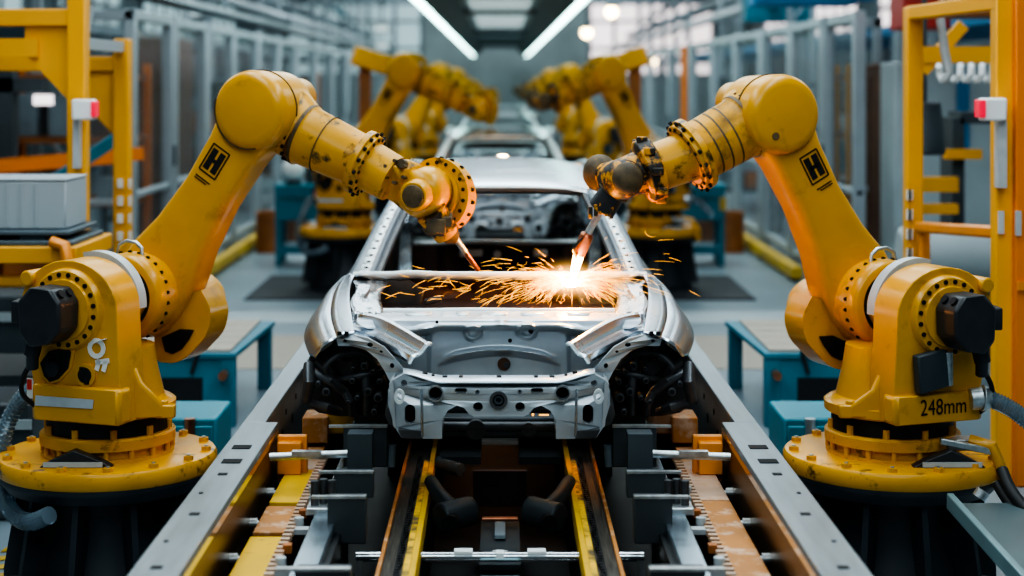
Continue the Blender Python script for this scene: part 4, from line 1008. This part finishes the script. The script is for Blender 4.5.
for x, y, z, r, lb in ((2.62, 40, 3.95, .14, 'round warm pendant lamp high on the right, nearer one'), (2.30, 45, 3.60, .14, 'round warm pendant lamp on the right, farther and lower one'), (4.5, 50, 2.9, .10, 'small warm pendant lamp far right beside the fence')):
    t = thing('pendant_lamp', (x, y, z), lb, 'lamp')
    MB().sphere((x, y, z), r).build('bulb', 'lamp_warm', t)
    MB().lathe((x, y, z + r * .7), Z, [(0, r * 1.1), (.1, r * .5), (.14, .03)], 20).build('lamp_cap', 'machine_dark', t)
    MB().cyl((x, y, z + r), (x, y, 8), .012, n=6).build('cord', 'machine_dark', t)
for k, (x, y, z) in enumerate(((-5.4, 30, 3.55), (-6.1, 36, 4.6), (-3.2, 46, 3.75), (-4.6, 40, 4.4), (-3.6, 52, 3.4))):
    t = thing('flood_lamp', (x, y, z), 'dim white flood lamp under the left roof trusses, %s from the camera' % ORD[k], 'lamp')
    MB().box((x, y, z), (.45, .2, .25)).build('housing', 'machine_dark', t); MB().box((x, y - .11, z), (.38, .02, .18)).build('lens', 'panel_glow', t)
    MB().cyl((x, y, z + .1), (x, y, 8), .015, n=6).build('hanger', 'machine_dark', t)
# ---- safety fences
def fence(s, ys, n, xs):
    for k in range(len(ys) - 1):
        y0, y1 = ys[k], ys[k + 1] - .12; x = s * xs
        t = thing('safety_fence', (x, y0, 0), '%s aluminium framed clear safety fence panel on the %s' % (ORD[k] if k < 14 else 'far', n), 'fence', 'safety fence panels on the %s' % n)
        fr = MB()
        for y in (y0, y1 - .10): fr.span(x - .06, x + .06, y, y + .12, 0, 3.02)
        fr.span(x - .05, x + .05, y0 + .05, y1 - .05, 2.91, 3.01).span(x - .045, x + .045, y0, y1, .18, .27).span(x - .035, x + .035, y0, y1, 1.15, 1.21)
        fr.build('panel_frame', 'aluminium', t, bevel=.008)
        MB().span(x - .006, x + .006, y0 + .08, y1 - .05, .25, 2.93).build('clear_panel', 'fence_glass', t)
        if k % 2 == 0: MB().box((x - s * .06, y1 - .05, 1.5), (.06, .05, .22)).build('latch', 'machine_dark', t)
fence(-1, [16.6, 18.7, 20.8, 22.9, 25.2, 27.6, 30, 33, 36.5, 40, 45, 51, 58, 66, 74], 'left', 3.62)
fence(1, [17.1, 18.9, 21.0, 23.4, 26, 28.8, 32, 36, 41, 47, 54, 62, 70], 'right', 3.62)
# door leaves standing out from the fence
for s, n, y, w in ((-1, 'left', 16.5, .62), (-1, 'left', 20.7, .55), (1, 'right', 22.9, .6), (1, 'right', 18.6, .62)):
    x0 = s * 3.56; x1 = s * (3.56 + w) if n == 'left' else s * (3.56 + w)
    t = thing('fence_gate', (x0, y, 0), 'clear fence gate leaf turned square to the %s fence, %s one' % (n, 'nearer' if y < 19 else 'farther'), 'fence gate')
    MB().span(x0, x0 + s * .09, y, y + .09, 0, 3.0).span(x1, x1 - s * .09, y, y + .09, 0, 3.0).span(x0, x1, y, y + .09, 2.9, 3.0).span(x0, x1, y, y + .09, .15, .24).span(x0, x1, y, y + .07, 1.1, 1.16).build('gate_frame', 'aluminium', t, bevel=.008)
    MB().span(x0, x1, y + .04, y + .05, .2, 2.95).build('clear_panel', 'fence_glass', t)
# ---- yellow portal frames
def portal(s, n):
    t = thing('portal_frame', (s * 2.8, 11, 0), 'tall yellow steel portal frame with corner gussets at the %s edge' % n, 'frame')
    x = s * 2.72
    if s < 0:
        for y, zt, x in ((10.9, 2.90, -2.72), (12.6, 2.62, -2.81)):
            MB().span(x - .058, x + .058, y, y + .14, 0, zt).build('post', 'frame_yellow', t, bevel=.01)
            MB().span(x - 2.2, x, y + .01, y + .12, zt - .24, zt - .13).build('beam', 'beam_yellow', t, bevel=.008)
            MB().span(x - 2.2, x - .25, y + .02, y + .11, zt - .44, zt - .32).build('beam', 'beam_yellow', t) if y < 12 else None
            MB().prism([V((x - .04, y + .05, zt - .14)), V((x - .34, y + .05, zt - .14)), V((x - .34, y + .05, zt - .42)), V((x - .04, y + .05, zt - .74))], (0, .03, 0)).build('gusset', 'beam_yellow', t)
        MB().span(x - .03, x + .03, 11.06, 12.58, 2.52, 2.60).build('top_rail', 'aluminium', t)
        MB().beam((x + .12, 11.2, 2.8), (x + .06, 11.0, 2.2), .03, .03).build('brace', 'aluminium', t)
        MB().box((x, 10.88, .98), (.16, .06, .10)).build('joint_plate', 'label_grey', t)
    else:
        for y, xx, wd in ((11.3, 2.76, .11), (9.7, 2.88, .10)):
            MB().span(xx - wd / 2, xx + wd / 2, y, y + .12, 0, 2.80).build('post', 'frame_yellow', t, bevel=.01)
        MB().beam((2.76, 11.36, 2.76), (2.88, 9.72, 2.76), .10, .09).build('top_rail', 'frame_yellow', t, bevel=.008)
        MB().span(2.925, 3.30, 9.64, 9.78, 0, 3.2).build('panel_post', 'frame_orange', t, bevel=.01)
        MB().beam((3.08, 12.5, 2.50), (5.5, 12.5, 2.50), .12, .12).beam((3.10, 12.48, 2.38), (3.40, 12.48, 2.72), .05, .09).build('beam', 'beam_yellow', t)
        MB().beam((2.76, 11.25, 1.34), (2.88, 9.70, 1.44), .05, .075).beam((2.80, 11.22, .6), (2.80, 11.22, 1.34), .07, .07).build('hand_rail', 'orange_panel', t, bevel=.02)
        MB().span(2.93, 3.2, 9.62, 9.64, 1.12, 1.17).build('rail_seam', 'orange_panel', t)
        MB().box((2.855, 9.69, 1.50), (.03, .03, .13)).box((2.935, 9.63, 1.50), (.03, .03, .14)).build('hinge_plate', 'label_grey', t)
        MB().tube([V((2.90, 11.2, 2.72)), V((2.93, 11.2, 2.5)), V((2.96, 11.2, 2.36)), V((2.92, 11.2, 2.30))], .03, 8).build('cable_loop', 'label_grey', t)
    tags = MB()
    for k in range(4): tags.box((x + (.071 if s < 0 else -.0), 12.58 if s < 0 else 11.29, 1.55 - .13 * k), (.02, .02, .07)).box((x, 12.58 if s < 0 else 11.29, 1.55 - .13 * k), (.04, .02, .07))
    tags.each('label_tag', 'label_white', t)
    # signal box with its red lens
    q = thing('signal_box', (s * 2.7, 11, 2), 'white control box with a red lens on the %s yellow post' % n, 'control box')
    if s < 0:
        MB().span(-2.71, -2.57, 10.75, 10.85, 2.06, 2.19).build('housing', 'white_paint', q, bevel=.012); MB().span(-2.585, -2.555, 10.73, 10.84, 2.08, 2.18).build('lens', 'lens_red', q, bevel=.006)
        MB().span(-2.72, -2.68, 10.82, 10.90, 1.75, 2.06).build('mount', 'label_grey', q)
    else:
        MB().span(2.72, 2.86, 9.58, 9.68, 2.08, 2.21).build('housing', 'white_paint', q, bevel=.012); MB().span(2.695, 2.735, 9.56, 9.66, 2.10, 2.20).build('lens', 'lens_red', q, bevel=.006)
        MB().span(2.82, 2.87, 9.62, 9.70, 1.70, 2.08).build('mount', 'label_grey', q)
portal(-1, 'left'); portal(1, 'right')
# white spring coil hanging in the right portal, hoist lamp
t = tag(MB().tube([V((3.07 + .011 * i, 11.9 + .05 * math.sin(i * .9), 2.36 + .055 * math.cos(i * .9))) for i in range(42)], .022, 8).build('cable_coil', 'white_paint'), 'white coiled air hose hanging under the beam in the right yellow frame', 'hose')
t = thing('hoist_motor', (3.25, 12.9, 2.0), 'black hoist motor hanging behind the right yellow frame', 'hoist')
MB().cyl((3.22, 12.9, 1.75), (3.22, 12.9, 2.15), .16, .12).build('motor', 'machine_dark', t, bevel=.02); MB().cyl((3.22, 12.9, 2.1), (3.22, 12.9, 8), .02, n=8).build('chain', 'machine_dark', t)
# ---- left edge: box on a tray on a yellow trolley
t = thing('trolley', (-3.2, 10.2, 0), 'yellow trolley with an orange corner post at the left edge, carrying a dark tray', 'trolley')
MB().span(-4.0, -2.44, 9.8, 10.7, 1.25, 1.35).build('deck', 'beam_yellow', t, bevel=.01)
for x in (-3.9, -2.52):
    for y in (9.86, 10.62): MB().span(x - .04, x + .04, y - .04, y + .04, 0, 1.25).build('leg', 'machine_dark' if x < -3 else 'orange_panel', t)
MB().span(-3.9, -2.5, 9.84, 10.64, .55, .60).build('lower_shelf', 'machine_dark', t)
MB().tube([V((-2.48, 9.76, .85)), V((-2.48, 9.74, 1.28)), V((-2.50, 9.76, 1.36)), V((-2.58, 9.78, 1.38))], .035, 10).build('corner_handle', 'orange_panel', t)
t = thing('tray', (-3.1, 10.2, 1.35), 'dark flat tray on the yellow trolley', 'tray')
MB().span(-3.95, -2.47, 9.84, 10.6, 1.35, 1.38).span(-3.95, -2.50, 9.86, 10.56, 1.41, 1.435).build('pallet', 'tray_dark', t, bevel=.006)
MB().span(-3.9, -3.75, 9.9, 10.5, 1.38, 1.41).span(-2.8, -2.65, 9.9, 10.5, 1.38, 1.41).build('runner', 'tray_dark', t)
t = thing('storage_box', (-3.1, 10.2, 1.435), 'large pale grey ribbed box on the dark tray', 'box')
MB().span(-3.75, -2.54, 9.95, 10.45, 1.436, 1.72).build('box_body', 'box_grey', t, bevel=.012)
rb = MB()
for k in range(9): rb.span(-3.40 + .085 * k, -3.385 + .085 * k, 9.942, 9.952, 1.45, 1.70)
rb.build('ribs', 'box_grey', t)
MB().span(-3.755, -2.535, 9.945, 10.455, 1.72, 1.735).build('lid', 'box_grey', t, bevel=.006)
# ---- teal work tables
for s, n in ((-1, 'left'), (1, 'right')):
    t = thing('work_table', (s * 2.25, 12, 0), 'teal steel work table with tan boards behind the %s front robot' % n, 'work table')
    MB().prism([V((s * 1.76, 11.3, .46)), V((s * 1.70, 12.85, .46)), V((s * 2.6, 12.85, .46)), V((s * 2.6, 11.3, .46))], (0, 0, .035)).build('table_frame', 'teal_paint', t, bevel=.005)
    bd = MB()
    for k in range(5): bd.span(s * 1.80, s * 2.55, 11.36 + .29 * k, 11.36 + .29 * k + .275, .495, .512)
    bd.build('board_top', 'board_tan', t)
    MB().span(s * 1.80, s * 2.6, 11.32, 11.36, .18, .46).build('front_panel', 'teal_paint', t)
    MB().span(s * 1.98, s * 2.45, 11.31, 11.33, .04, .33).build('opening', 'pit_dark', t)
    for x, y in ((1.815, 11.36), (1.765, 12.76), (2.54, 11.36), (2.54, 12.76)): MB().span(s * (x - .05), s * (x + .05), y - .05, y + .05, 0, .46).build('leg', 'teal_paint', t, bevel=.006)
    MB().cyl((s * 1.83, 11.30, .36), (s * 1.83, 11.20, .36), .03, n=12).build('knob', 'copper', t)
    MB().beam((s * 2.05, 11.30, .36), (s * 2.00, 11.28, .52), .02, .02).build('lever', 'motor_black', t)
    t = thing('floor_unit', (s * 1.62, 9, 0), 'small teal box unit with pipe on the floor beside the %s front robot' % n, 'machine unit')
    MB().span(s * 1.50, s * 1.82, 9.0, 9.5, 0, .52).build('unit_body', 'teal_light', t, bevel=.015)
    MB().span(s * 1.52, s * 1.80, 8.985, 9.0, .33, .48).build('unit_cover', 'teal_light', t, bevel=.008)
    MB().span(s * 1.85, s * 2.05, 9.1, 9.5, 0, .46).build('side_box', 'teal_light', t, bevel=.012)
    MB().tube([V((s * 1.70, 8.95, .10)), V((s * 1.70, 8.95, .42)), V((s * 1.74, 8.95, .47)), V((s * 2.0, 9.0, .48))], .014, 8).build('pipe', 'label_grey', t)
    MB().cyl((s * 1.64, 8.99, .52), (s * 1.64, 8.99, .40), .03, n=10).build('valve', 'copper' if s < 0 else 'steel_grey', t)
# ---- teal carts by the second robots
for s, n in ((-1, 'left'), (1, 'right')):
    y = 21.5; x = s * 2.5
    t = thing('tool_cart', (x, y, 0), 'teal tool cart with a lower shelf in the %s aisle%s' % (n, ', carrying a white ball' if s < 0 else ', with a yellow label'), 'cart')
    MB().box((x, y, .78), (.62, .6, .42)).build('cart_body', 'teal_paint', t, bevel=.015)
    MB().box((x, y, .20), (.60, .56, .10)).build('lower_shelf', 'teal_paint', t)
    for a in (-.27, .27):
        for b in (-.25, .25): MB().box((x + a, y + b, .34), (.07, .07, .68)).build('leg', 'teal_paint', t)
    MB().box((x - .02, y - .31, .85), (.5, .02, .02)).build('drawer_pull', 'machine_dark', t)
    MB().box((x + .28, y - .31, .78), (.08, .02, .16)).build('label_plate', 'hazard_yellow', t)
    MB().box((x, y, 1.0), (.66, .62, .03)).build('cart_top', 'teal_light', t)
t = thing('ball_unit', (-2.55, 21.5, 1.015), 'white ball shaped tank on the left teal cart', 'tank'); MB().sphere((-2.60, 21.4, 1.20), .15).build('tank', 'white_paint', t); MB().cyl((-2.6, 21.4, 1.015), (-2.6, 21.4, 1.08), .1).build('tank_base', 'machine_dark', t)
t = thing('control_case', (-2.35, 21.6, 1.015), 'dark red topped control case on the left teal cart', 'case'); MB().box((-2.30, 21.7, 1.16), (.34, .3, .29)).build('case_body', 'machine_dark', t, bevel=.01); MB().box((-2.30, 21.7, 1.32), (.36, .32, .04)).build('case_lid', 'red_paint', t)
t = thing('control_case', (2.5, 21.6, 1.015), 'grey control case on the right teal cart', 'case'); MB().box((2.45, 21.7, 1.14), (.40, .3, .24)).build('case_body', 'machine_grey', t, bevel=.01); MB().box((2.45, 21.55, 1.14), (.2, .02, .1)).build('case_screen', 'machine_dark', t)
for s, n in ((-1, 'left'), (1, 'right')):
    for k, (x, y, h, mt) in enumerate(((3.10, 23.0, .55, 'rust_orange'), (2.95, 24.4, .62, 'rust_brown'), (3.20, 26.0, .5, 'rust_orange'))):
        t = thing('parts_bin', (s * x, y, 0), '%s rust coloured parts bin by the %s fence' % (ORD[k], n), 'bin')
        MB().ring((s * x, y, 0), Z, 0, h, .16, .20, 20).build('bin_body', mt, t); MB().cyl((s * x, y, 0), (s * x, y, .05), .17).build('bin_floor', 'machine_dark', t)
    t = thing('kerb_rail', (s * 3.4, 20, 0), 'low yellow kerb rail along the foot of the %s fence' % n, 'kerb')
    MB().span(s * 3.35, s * 3.48, 19.5, 27, .04, .17).build('kerb', 'hazard_yellow', t, bevel=.01)
    for y in (19.7, 22, 24.5, 26.8): MB().span(s * 3.36, s * 3.47, y, y + .12, 0, .05).build('foot', 'machine_dark', t)
    t = thing('beam_post', (s * 1.75, 20.5, 0), 'rusty post carrying a yellow box beam behind the %s second robot' % n, 'beam')
    MB().span(s * 1.56, s * 1.70, 20.5, 20.64, 0, 2.55).build('post', 'rust_orange', t)
    a = V((s * 1.75, 20.4, 2.62)); b = V((s * 1.05, 20.7, 2.40)); MB().beam(a, b, .16, .22).build('box_beam', 'frame_yellow', t, bevel=.01)
    tag(MB().box((s * 1.95, 19.0, .008), (1.5, 2.2, .016)).build('dark_slab', 'slab_dark'), 'dark flat slab on the floor under the second %s robot' % n, 'mat')  # thin dark slab below the robot
tag(MB().span(2.78, 2.86, 26, 26.1, 0, 2.85).build('bollard_post', 'frame_orange'), 'slim orange post by the right fence', 'post')
# ---- machines behind the fences
def rack(x, y, w, h, n, cols, lb, seed):
    random.seed(seed)
    t = thing('storage_rack', (x, y, 0), lb, 'rack')
    fr = MB()
    for a in (-w / 2, w / 2):
        for b in (-.4, .4): fr.box((x + a, y + b, h / 2), (.08, .08, h))
    fr.build('upright_frame', cols[0], t)
    for k in range(n):
        z = .35 + (h - .5) * k / max(1, n - 1)
        sh = MB().box((x, y, z), (w, .9, .07)).build('shelf', cols[1], t)
        xx = x - w / 2 + .1
        while xx < x + w / 2 - .25 and z < h - .25:
            bw = random.uniform(.18, .4); bh = random.uniform(.15, min(.55, (h - .5) / max(1, n - 1) - .12))
            so = MB().box((xx + bw / 2, y - .1, z + .04 + bh / 2), (bw, .6, bh)); mt = random.choice(cols[2:]); so = so.build('stored_part', mt, bevel=.01); tag(so, COL[mt] + ' part on the ' + lb, 'part', COL[mt] + ' parts on the ' + lb); xx += bw + random.uniform(.02, .2)
RB = ('frame_orange', 'rust_orange', 'rust_brown', 'machine_dark', 'rust_orange', 'machine_grey')
RG = ('machine_grey', 'machine_grey', 'machine_dark', 'machine_pale', 'teal_paint', 'machine_grey')
RD = ('machine_dark', 'machine_dark', 'machine_dark', 'machine_grey', 'rust_brown', 'rust_orange')
rack(-4.6, 18.4, 1.4, 2.5, 4, RB, 'orange framed storage rack just behind the near left fence panels', 1)
rack(-4.9, 24.5, 1.4, 2.3, 4, RD, 'dark storage rack with rusty parts behind the left fence', 3)
rack(-4.8, 31, 1.6, 2.5, 4, RG, 'grey storage rack farther along the left fence', 4)
rack(-4.8, 36, 1.8, 2.5, 4, RB, 'orange storage rack far along the left fence', 5)
rack(5.4, 18.6, 1.3, 2.4, 4, RD, 'dark storage rack behind the near right fence panels', 6)
rack(4.7, 19.6, 1.5, 2.5, 4, ('frame_yellow', 'rust_brown', 'rust_brown', 'machine_dark', 'machine_grey'), 'yellow framed storage rack behind the right fence', 7)
rack(4.8, 25, 1.5, 2.4, 4, RG, 'grey storage rack farther along the right fence', 8)
rack(4.9, 31, 1.8, 2.4, 4, RD, 'dark storage rack far along the right fence', 9)
rack(-6.4, 19.0, 2.0, 2.2, 3, RG, 'grey rack behind the left yellow frame', 10)
rack(-7.9, 22.5, 2.2, 2.6, 4, RD, 'dark rack far behind the left yellow frame', 11)
rack(7.4, 20.0, 2.0, 2.4, 4, RG, 'grey rack behind the right yellow frame', 12)
rack(-4.0, 14.2, .8, 1.5, 4, ('frame_yellow', 'frame_yellow', 'rust_orange', 'machine_grey', 'machine_dark'), 'small yellow shelf of parts between the left yellow posts', 13)
t = thing('brown_cabinet', (-4.2, 21, 0), 'tall rusty brown cabinet standing behind the left fence panels', 'cabinet')
MB().span(-4.5, -4.05, 20.9, 22.4, 0, 2.85).build('cabinet_body', 'rust_brown', t, bevel=.02)
for k in range(3): MB().span(-4.05, -4.03, 20.95 + .48 * k, 21.4 + .48 * k, .3, 2.75).build('door', 'rust_brown', t, bevel=.008)
t = thing('brown_cabinet', (4.2, 18.5, 0), 'rusty brown cabinet standing behind the right fence panels', 'cabinet')
MB().span(4.05, 4.5, 18.0, 19.1, 0, 2.5).build('cabinet_body', 'rust_brown', t, bevel=.02)
for k in range(2): MB().span(4.03, 4.05, 18.04 + .53 * k, 18.52 + .53 * k, .3, 2.4).build('door', 'rust_brown', t, bevel=.008)
# machines seen through the yellow frames
t = thing('press_machine', (4.3, 15, 0), 'dark press machine with an orange ram seen through the right yellow frame', 'machine')
MB().span(3.45, 4.9, 14.0, 14.8, 0, 1.05).build('machine_bed', 'machine_dark', t, bevel=.02); MB().span(3.78, 3.88, 14.2, 14.6, 1.05, 2.0).span(4.5, 4.7, 14.2, 14.6, 1.05, 2.0).span(3.85, 4.75, 14.2, 14.6, 1.95, 2.05).build('machine_column', 'machine_dark', t)
MB().span(3.45, 3.75, 13.9, 14.0, 1.40, 1.52).span(3.45, 3.75, 13.9, 14.0, 1.22, 1.30).build('ram', 'beam_yellow', t); MB().span(3.7, 4.0, 14.1, 14.2, 1.66, 1.74).build('cross_head', 'beam_yellow', t); MB().cyl((4.2, 13.9, 1.3), (4.2, 13.98, 1.3), .15).build('fly_wheel', 'motor_black', t)
t = thing('white_tank', (3.5, 13, 0), 'pale rounded tank lying low behind the right handrail', 'tank'); MB().cyl((3.05, 13.0, .98), (4.4, 13.0, .98), .22).build('tank_shell', 'machine_pale', t, bevel=.05); MB().box((3.3, 13, .38), (.12, .36, .77)).box((4.1, 13, .38), (.12, .36, .77)).build('saddle', 'machine_dark', t)
t = thing('machine_cabinet', (4.6, 17.6, 0), 'tall pale machine cabinet with a blue stripe behind the right yellow frame', 'cabinet'); MB().span(4.0, 5.6, 17.2, 17.9, 0, 2.5).build('cabinet_body', 'machine_pale', t, bevel=.02); MB().span(4.62, 4.74, 17.17, 17.2, 1.6, 2.4).build('stripe', 'blue_paint', t); MB().span(5.0, 5.4, 17.17, 17.2, 1.5, 2.1).build('cabinet_screen', 'machine_dark', t)
t = thing('conveyor_line', (-4.5, 14.6, 0), 'orange roller conveyor rail crossing behind the grey box', 'conveyor'); MB().beam((-6, 14.6, 1.42), (-3.35, 15.4, 1.62), .08, .09).beam((-6, 15.4, 1.42), (-3.4, 16.2, 1.62), .08, .12).build('side_beam', 'frame_orange', t)
for x in (-5.6, -4.8, -4.0): MB().beam((x, 14.9, 0), (x, 14.9, 1.46), .09, .09).build('leg', 'frame_orange', t)
t = thing('chute', (-3.7, 13.4, 0), 'dark teal chute sloping down behind the grey box', 'chute'); MB().beam((-3.75, 13.3, 1.35), (-3.05, 13.5, 1.85), .25, .09).build('chute_bed', 'teal_paint', t); MB().span(-3.5, -3.42, 13.35, 13.43, 0, 1.5).build('leg', 'machine_dark', t)
t = thing('machine_block', (-5.3, 16.5, 0), 'dark machine with rusty rolls and white lights behind the left yellow post', 'machine'); MB().span(-6.15, -4.4, 16.3, 17.2, 0, 1.3).build('machine_bed', 'machine_dark', t, bevel=.02); MB().span(-6.1, -5.95, 16.4, 16.6, 1.3, 2.6).span(-4.9, -4.7, 16.4, 16.6, 1.3, 2.6).span(-6.1, -4.4, 16.4, 16.6, 2.2, 2.34).build('machine_column', 'machine_dark', t)
for x in (-5.7, -5.3): MB().cyl((x, 16.25, 1.3), (x, 16.25, 1.75), .13).build('roll', 'rust_brown', t)
MB().span(-4.45, -4.28, 16.2, 16.3, 2.08, 2.18).span(-5.6, -5.45, 16.2, 16.3, 2.05, 2.15).build('work_light', 'window_glow', t)
for k, (x0, x1, z0, z1, y, mt, lb) in enumerate(((-3.75, -2.6, 0, .8, 11.9, 'machine_dark', 'dark machine base under the grey box, beside the left yellow post'), (-3.2, -2.45, 0, .62, 8.9, 'machine_dark', 'dark cabinet at the left edge behind the left front robot'))):
    t = thing('machine_block', (x0, y, 0), lb, 'machine'); MB().span(x0, x1, y, y + .5, 0, z1).build('base_body', mt, t, bevel=.02); MB().span(x0 + .1, x1 - .1, y - .02, y, z1 * .3, z1 * .42).build('red_band', 'rust_brown', t); MB().span(x0, x1, y - .02, y, z1 * .78, z1 * .86).build('pale_band', 'machine_pale', t)
# ---- pale chute panel and black cables at the lower right
t = thing('sloping_chute', (2.3, 6.6, 0), 'pale blue-grey sloping channel at the lower right corner', 'chute')
a = P(990, 508, 7.2); b = P(1075, 596, 6.2); MB().beam(a, b, .34, .05).build('channel_bed', 'chute_teal', t, bevel=.01)
MB().beam(a + V((-.17, 0, .03)), b + V((-.17, 0, .03)), .03, .07).build('channel_lip', 'plate_teal', t, bevel=.006); MB().cyl(a + V((-.02, .1, .02)), a + V((.0, .1, .05)), .03, n=14).build('channel_bolt', 'steel_grey', t)
MB().beam((a.x + .15, a.y - .1, 0), (a.x + .15, a.y - .1, a.z - .05), .06, .06).build('leg', 'machine_dark', t)
for k, (dx, lb) in enumerate(((0, 'upper black cable looping down at the right edge'), (14, 'lower black cable looping down at the right edge'))):
    pts = smooth_path([P(1002 - dx * .3, 470 + dx, 7.3), P(1012, 492 + dx, 7.2), P(1032, 515 + dx, 7.1), P(1060, 530 + dx, 7.0), P(1075, 600, 7.0)], 6)
    tag(MB().tube(pts, .026, 10).build('power_cable', 'rubber_black'), lb, 'cable')
# floor markings
def hazard(x0, x1, y0, y1, n):
    mb = MB(); k = (y1 - y0) / n
    for i in range(n):
        y = y0 + i * k; mb.add([V((x0, y, .004)), V((x1, y + k * .5, .004)), V((x1, y + k, .004)), V((x0, y + k * .5, .004))], [(0, 1, 2, 3)])
    return mb
o = tag(hazard(-2.44, -2.28, 7.0, 9.6, 16).build('hazard_stripe', 'hazard_yellow', solid=.002), 'worn yellow hazard stripes on the floor at the lower left', 'floor marking')
for s, n in ((-1, 'left'), (1, 'right')):
    tag(MB().span(s * 1.35, s * 1.43, 9.8, 40, .001, .006).build('floor_line', 'label_white'), 'pale painted floor line along the %s aisle' % n, 'floor marking')
    for k, (y0, y1) in enumerate(((13.6, 15.4), (16.2, 17.0))):
        tag(MB().span(s * 1.55, s * 2.9, y0, y1, .001, .006).build('floor_patch', 'board_tan' if k == 0 else 'machine_pale'), '%s floor patch in the %s aisle' % ('tan' if k == 0 else 'pale', n), 'floor marking')

# ================================================================= LIGHT AND CAMERA
w = bpy.data.worlds.new('hall'); bpy.context.scene.world = w; w.use_nodes = True
nt = w.node_tree; bg = nt.nodes['Background']; tc = nt.nodes.new('ShaderNodeTexCoord'); sx = nt.nodes.new('ShaderNodeSeparateXYZ'); rp = nt.nodes.new('ShaderNodeValToRGB')
nt.links.new(tc.outputs['Generated'], sx.inputs[0]); mr = nt.nodes.new('ShaderNodeMapRange'); mr.inputs['From Min'].default_value = -1
nt.links.new(sx.outputs['Z'], mr.inputs['Value']); nt.links.new(mr.outputs[0], rp.inputs[0])
rp.color_ramp.elements[0].position = .40; rp.color_ramp.elements[0].color = (.05, .06, .07, 1)
rp.color_ramp.elements[1].position = .75; rp.color_ramp.elements[1].color = (.44, .62, .68, 1)
nt.links.new(rp.outputs[0], bg.inputs['Color']); bg.inputs['Strength'].default_value = .46
def area(loc, rot, sx_, sy, e, col):
    l = bpy.data.lights.new('hall_fill_light', 'AREA'); l.shape = 'RECTANGLE'; l.size = sx_; l.size_y = sy; l.energy = e; l.color = col
    o = bpy.data.objects.new('hall_fill_light', l); C.objects.link(o); o.location = loc; o.rotation_euler = rot; return o
cool = (.82, .95, 1)
area((-2.6, 6.6, 6.4), (0, 0, 0), 1.6, 7, 330, cool)
area((2.6, 6.6, 6.4), (0, 0, 0), 1.6, 7, 330, cool)
area((0, 12, 7.2), (0, 0, 0), 3.0, 8, 420, cool)
for y in (24, 38, 54): area((0, y, 7.6), (0, 0, 0), 9, 8, 1250, (.84, .97, 1))
for s in (-1, 1): area((s * 7.2, 20, 7.4), (0, 0, 0), 4, 16, 650, (.84, .97, 1))
area((0, 1.0, 5.2), (math.radians(52), 0, 0), 5, 1.6, 140, (.80, .93, 1))  # unseen fill added above the camera for sheen on the car front
area((0, 66, 5.5), (math.radians(75), 0, 0), 12, 3, 420, (.84, .97, 1))  # unseen lamp added to brighten the end wall
W2 = V((.03, 17.6, 1.50)); tag(MB().sphere(W2, .035, (1.6, 1, 1)).build('weld_pool', 'weld_hot'), 'small far weld glow seen through the second car body', 'weld')
l = bpy.data.lights.new('weld_glow', 'POINT'); l.energy = 14; l.color = (1, .36, .04); l.shadow_soft_size = .05
o = bpy.data.objects.new('weld_glow', l); C.objects.link(o); o.location = W2 + V((-.15, -.1, .05))
l = bpy.data.lights.new('weld_glow', 'POINT'); l.energy = 42; l.color = (1, .33, .02); l.shadow_soft_size = .05
o = bpy.data.objects.new('weld_glow', l); C.objects.link(o); o.location = W + V((0, -.04, .06))
sc = bpy.context.scene
cam = bpy.data.cameras.new('camera'); co = bpy.data.objects.new('camera', cam); C.objects.link(co)
co.location = (0, 0, H); co.rotation_euler = (PI / 2, 0, 0)
cam.sensor_width = 36; cam.lens = F / 1024 * 36
cam.shift_x = (512 - CX) / 1024; cam.shift_y = -(288 - CY) / 1024
cam.dof.use_dof = True; cam.dof.focus_distance = 7.3; cam.dof.aperture_fstop = 1.25
cam.clip_start = .05; cam.clip_end = 300
sc.camera = co
sc.view_settings.view_transform = 'AgX'; sc.view_settings.look = 'AgX - High Contrast'; sc.view_settings.exposure = -.3
sc.cycles.use_denoising = True; sc.cycles.max_bounces = 7; sc.cycles.transparent_max_bounces = 24
sc.cycles.sample_clamp_indirect = 6
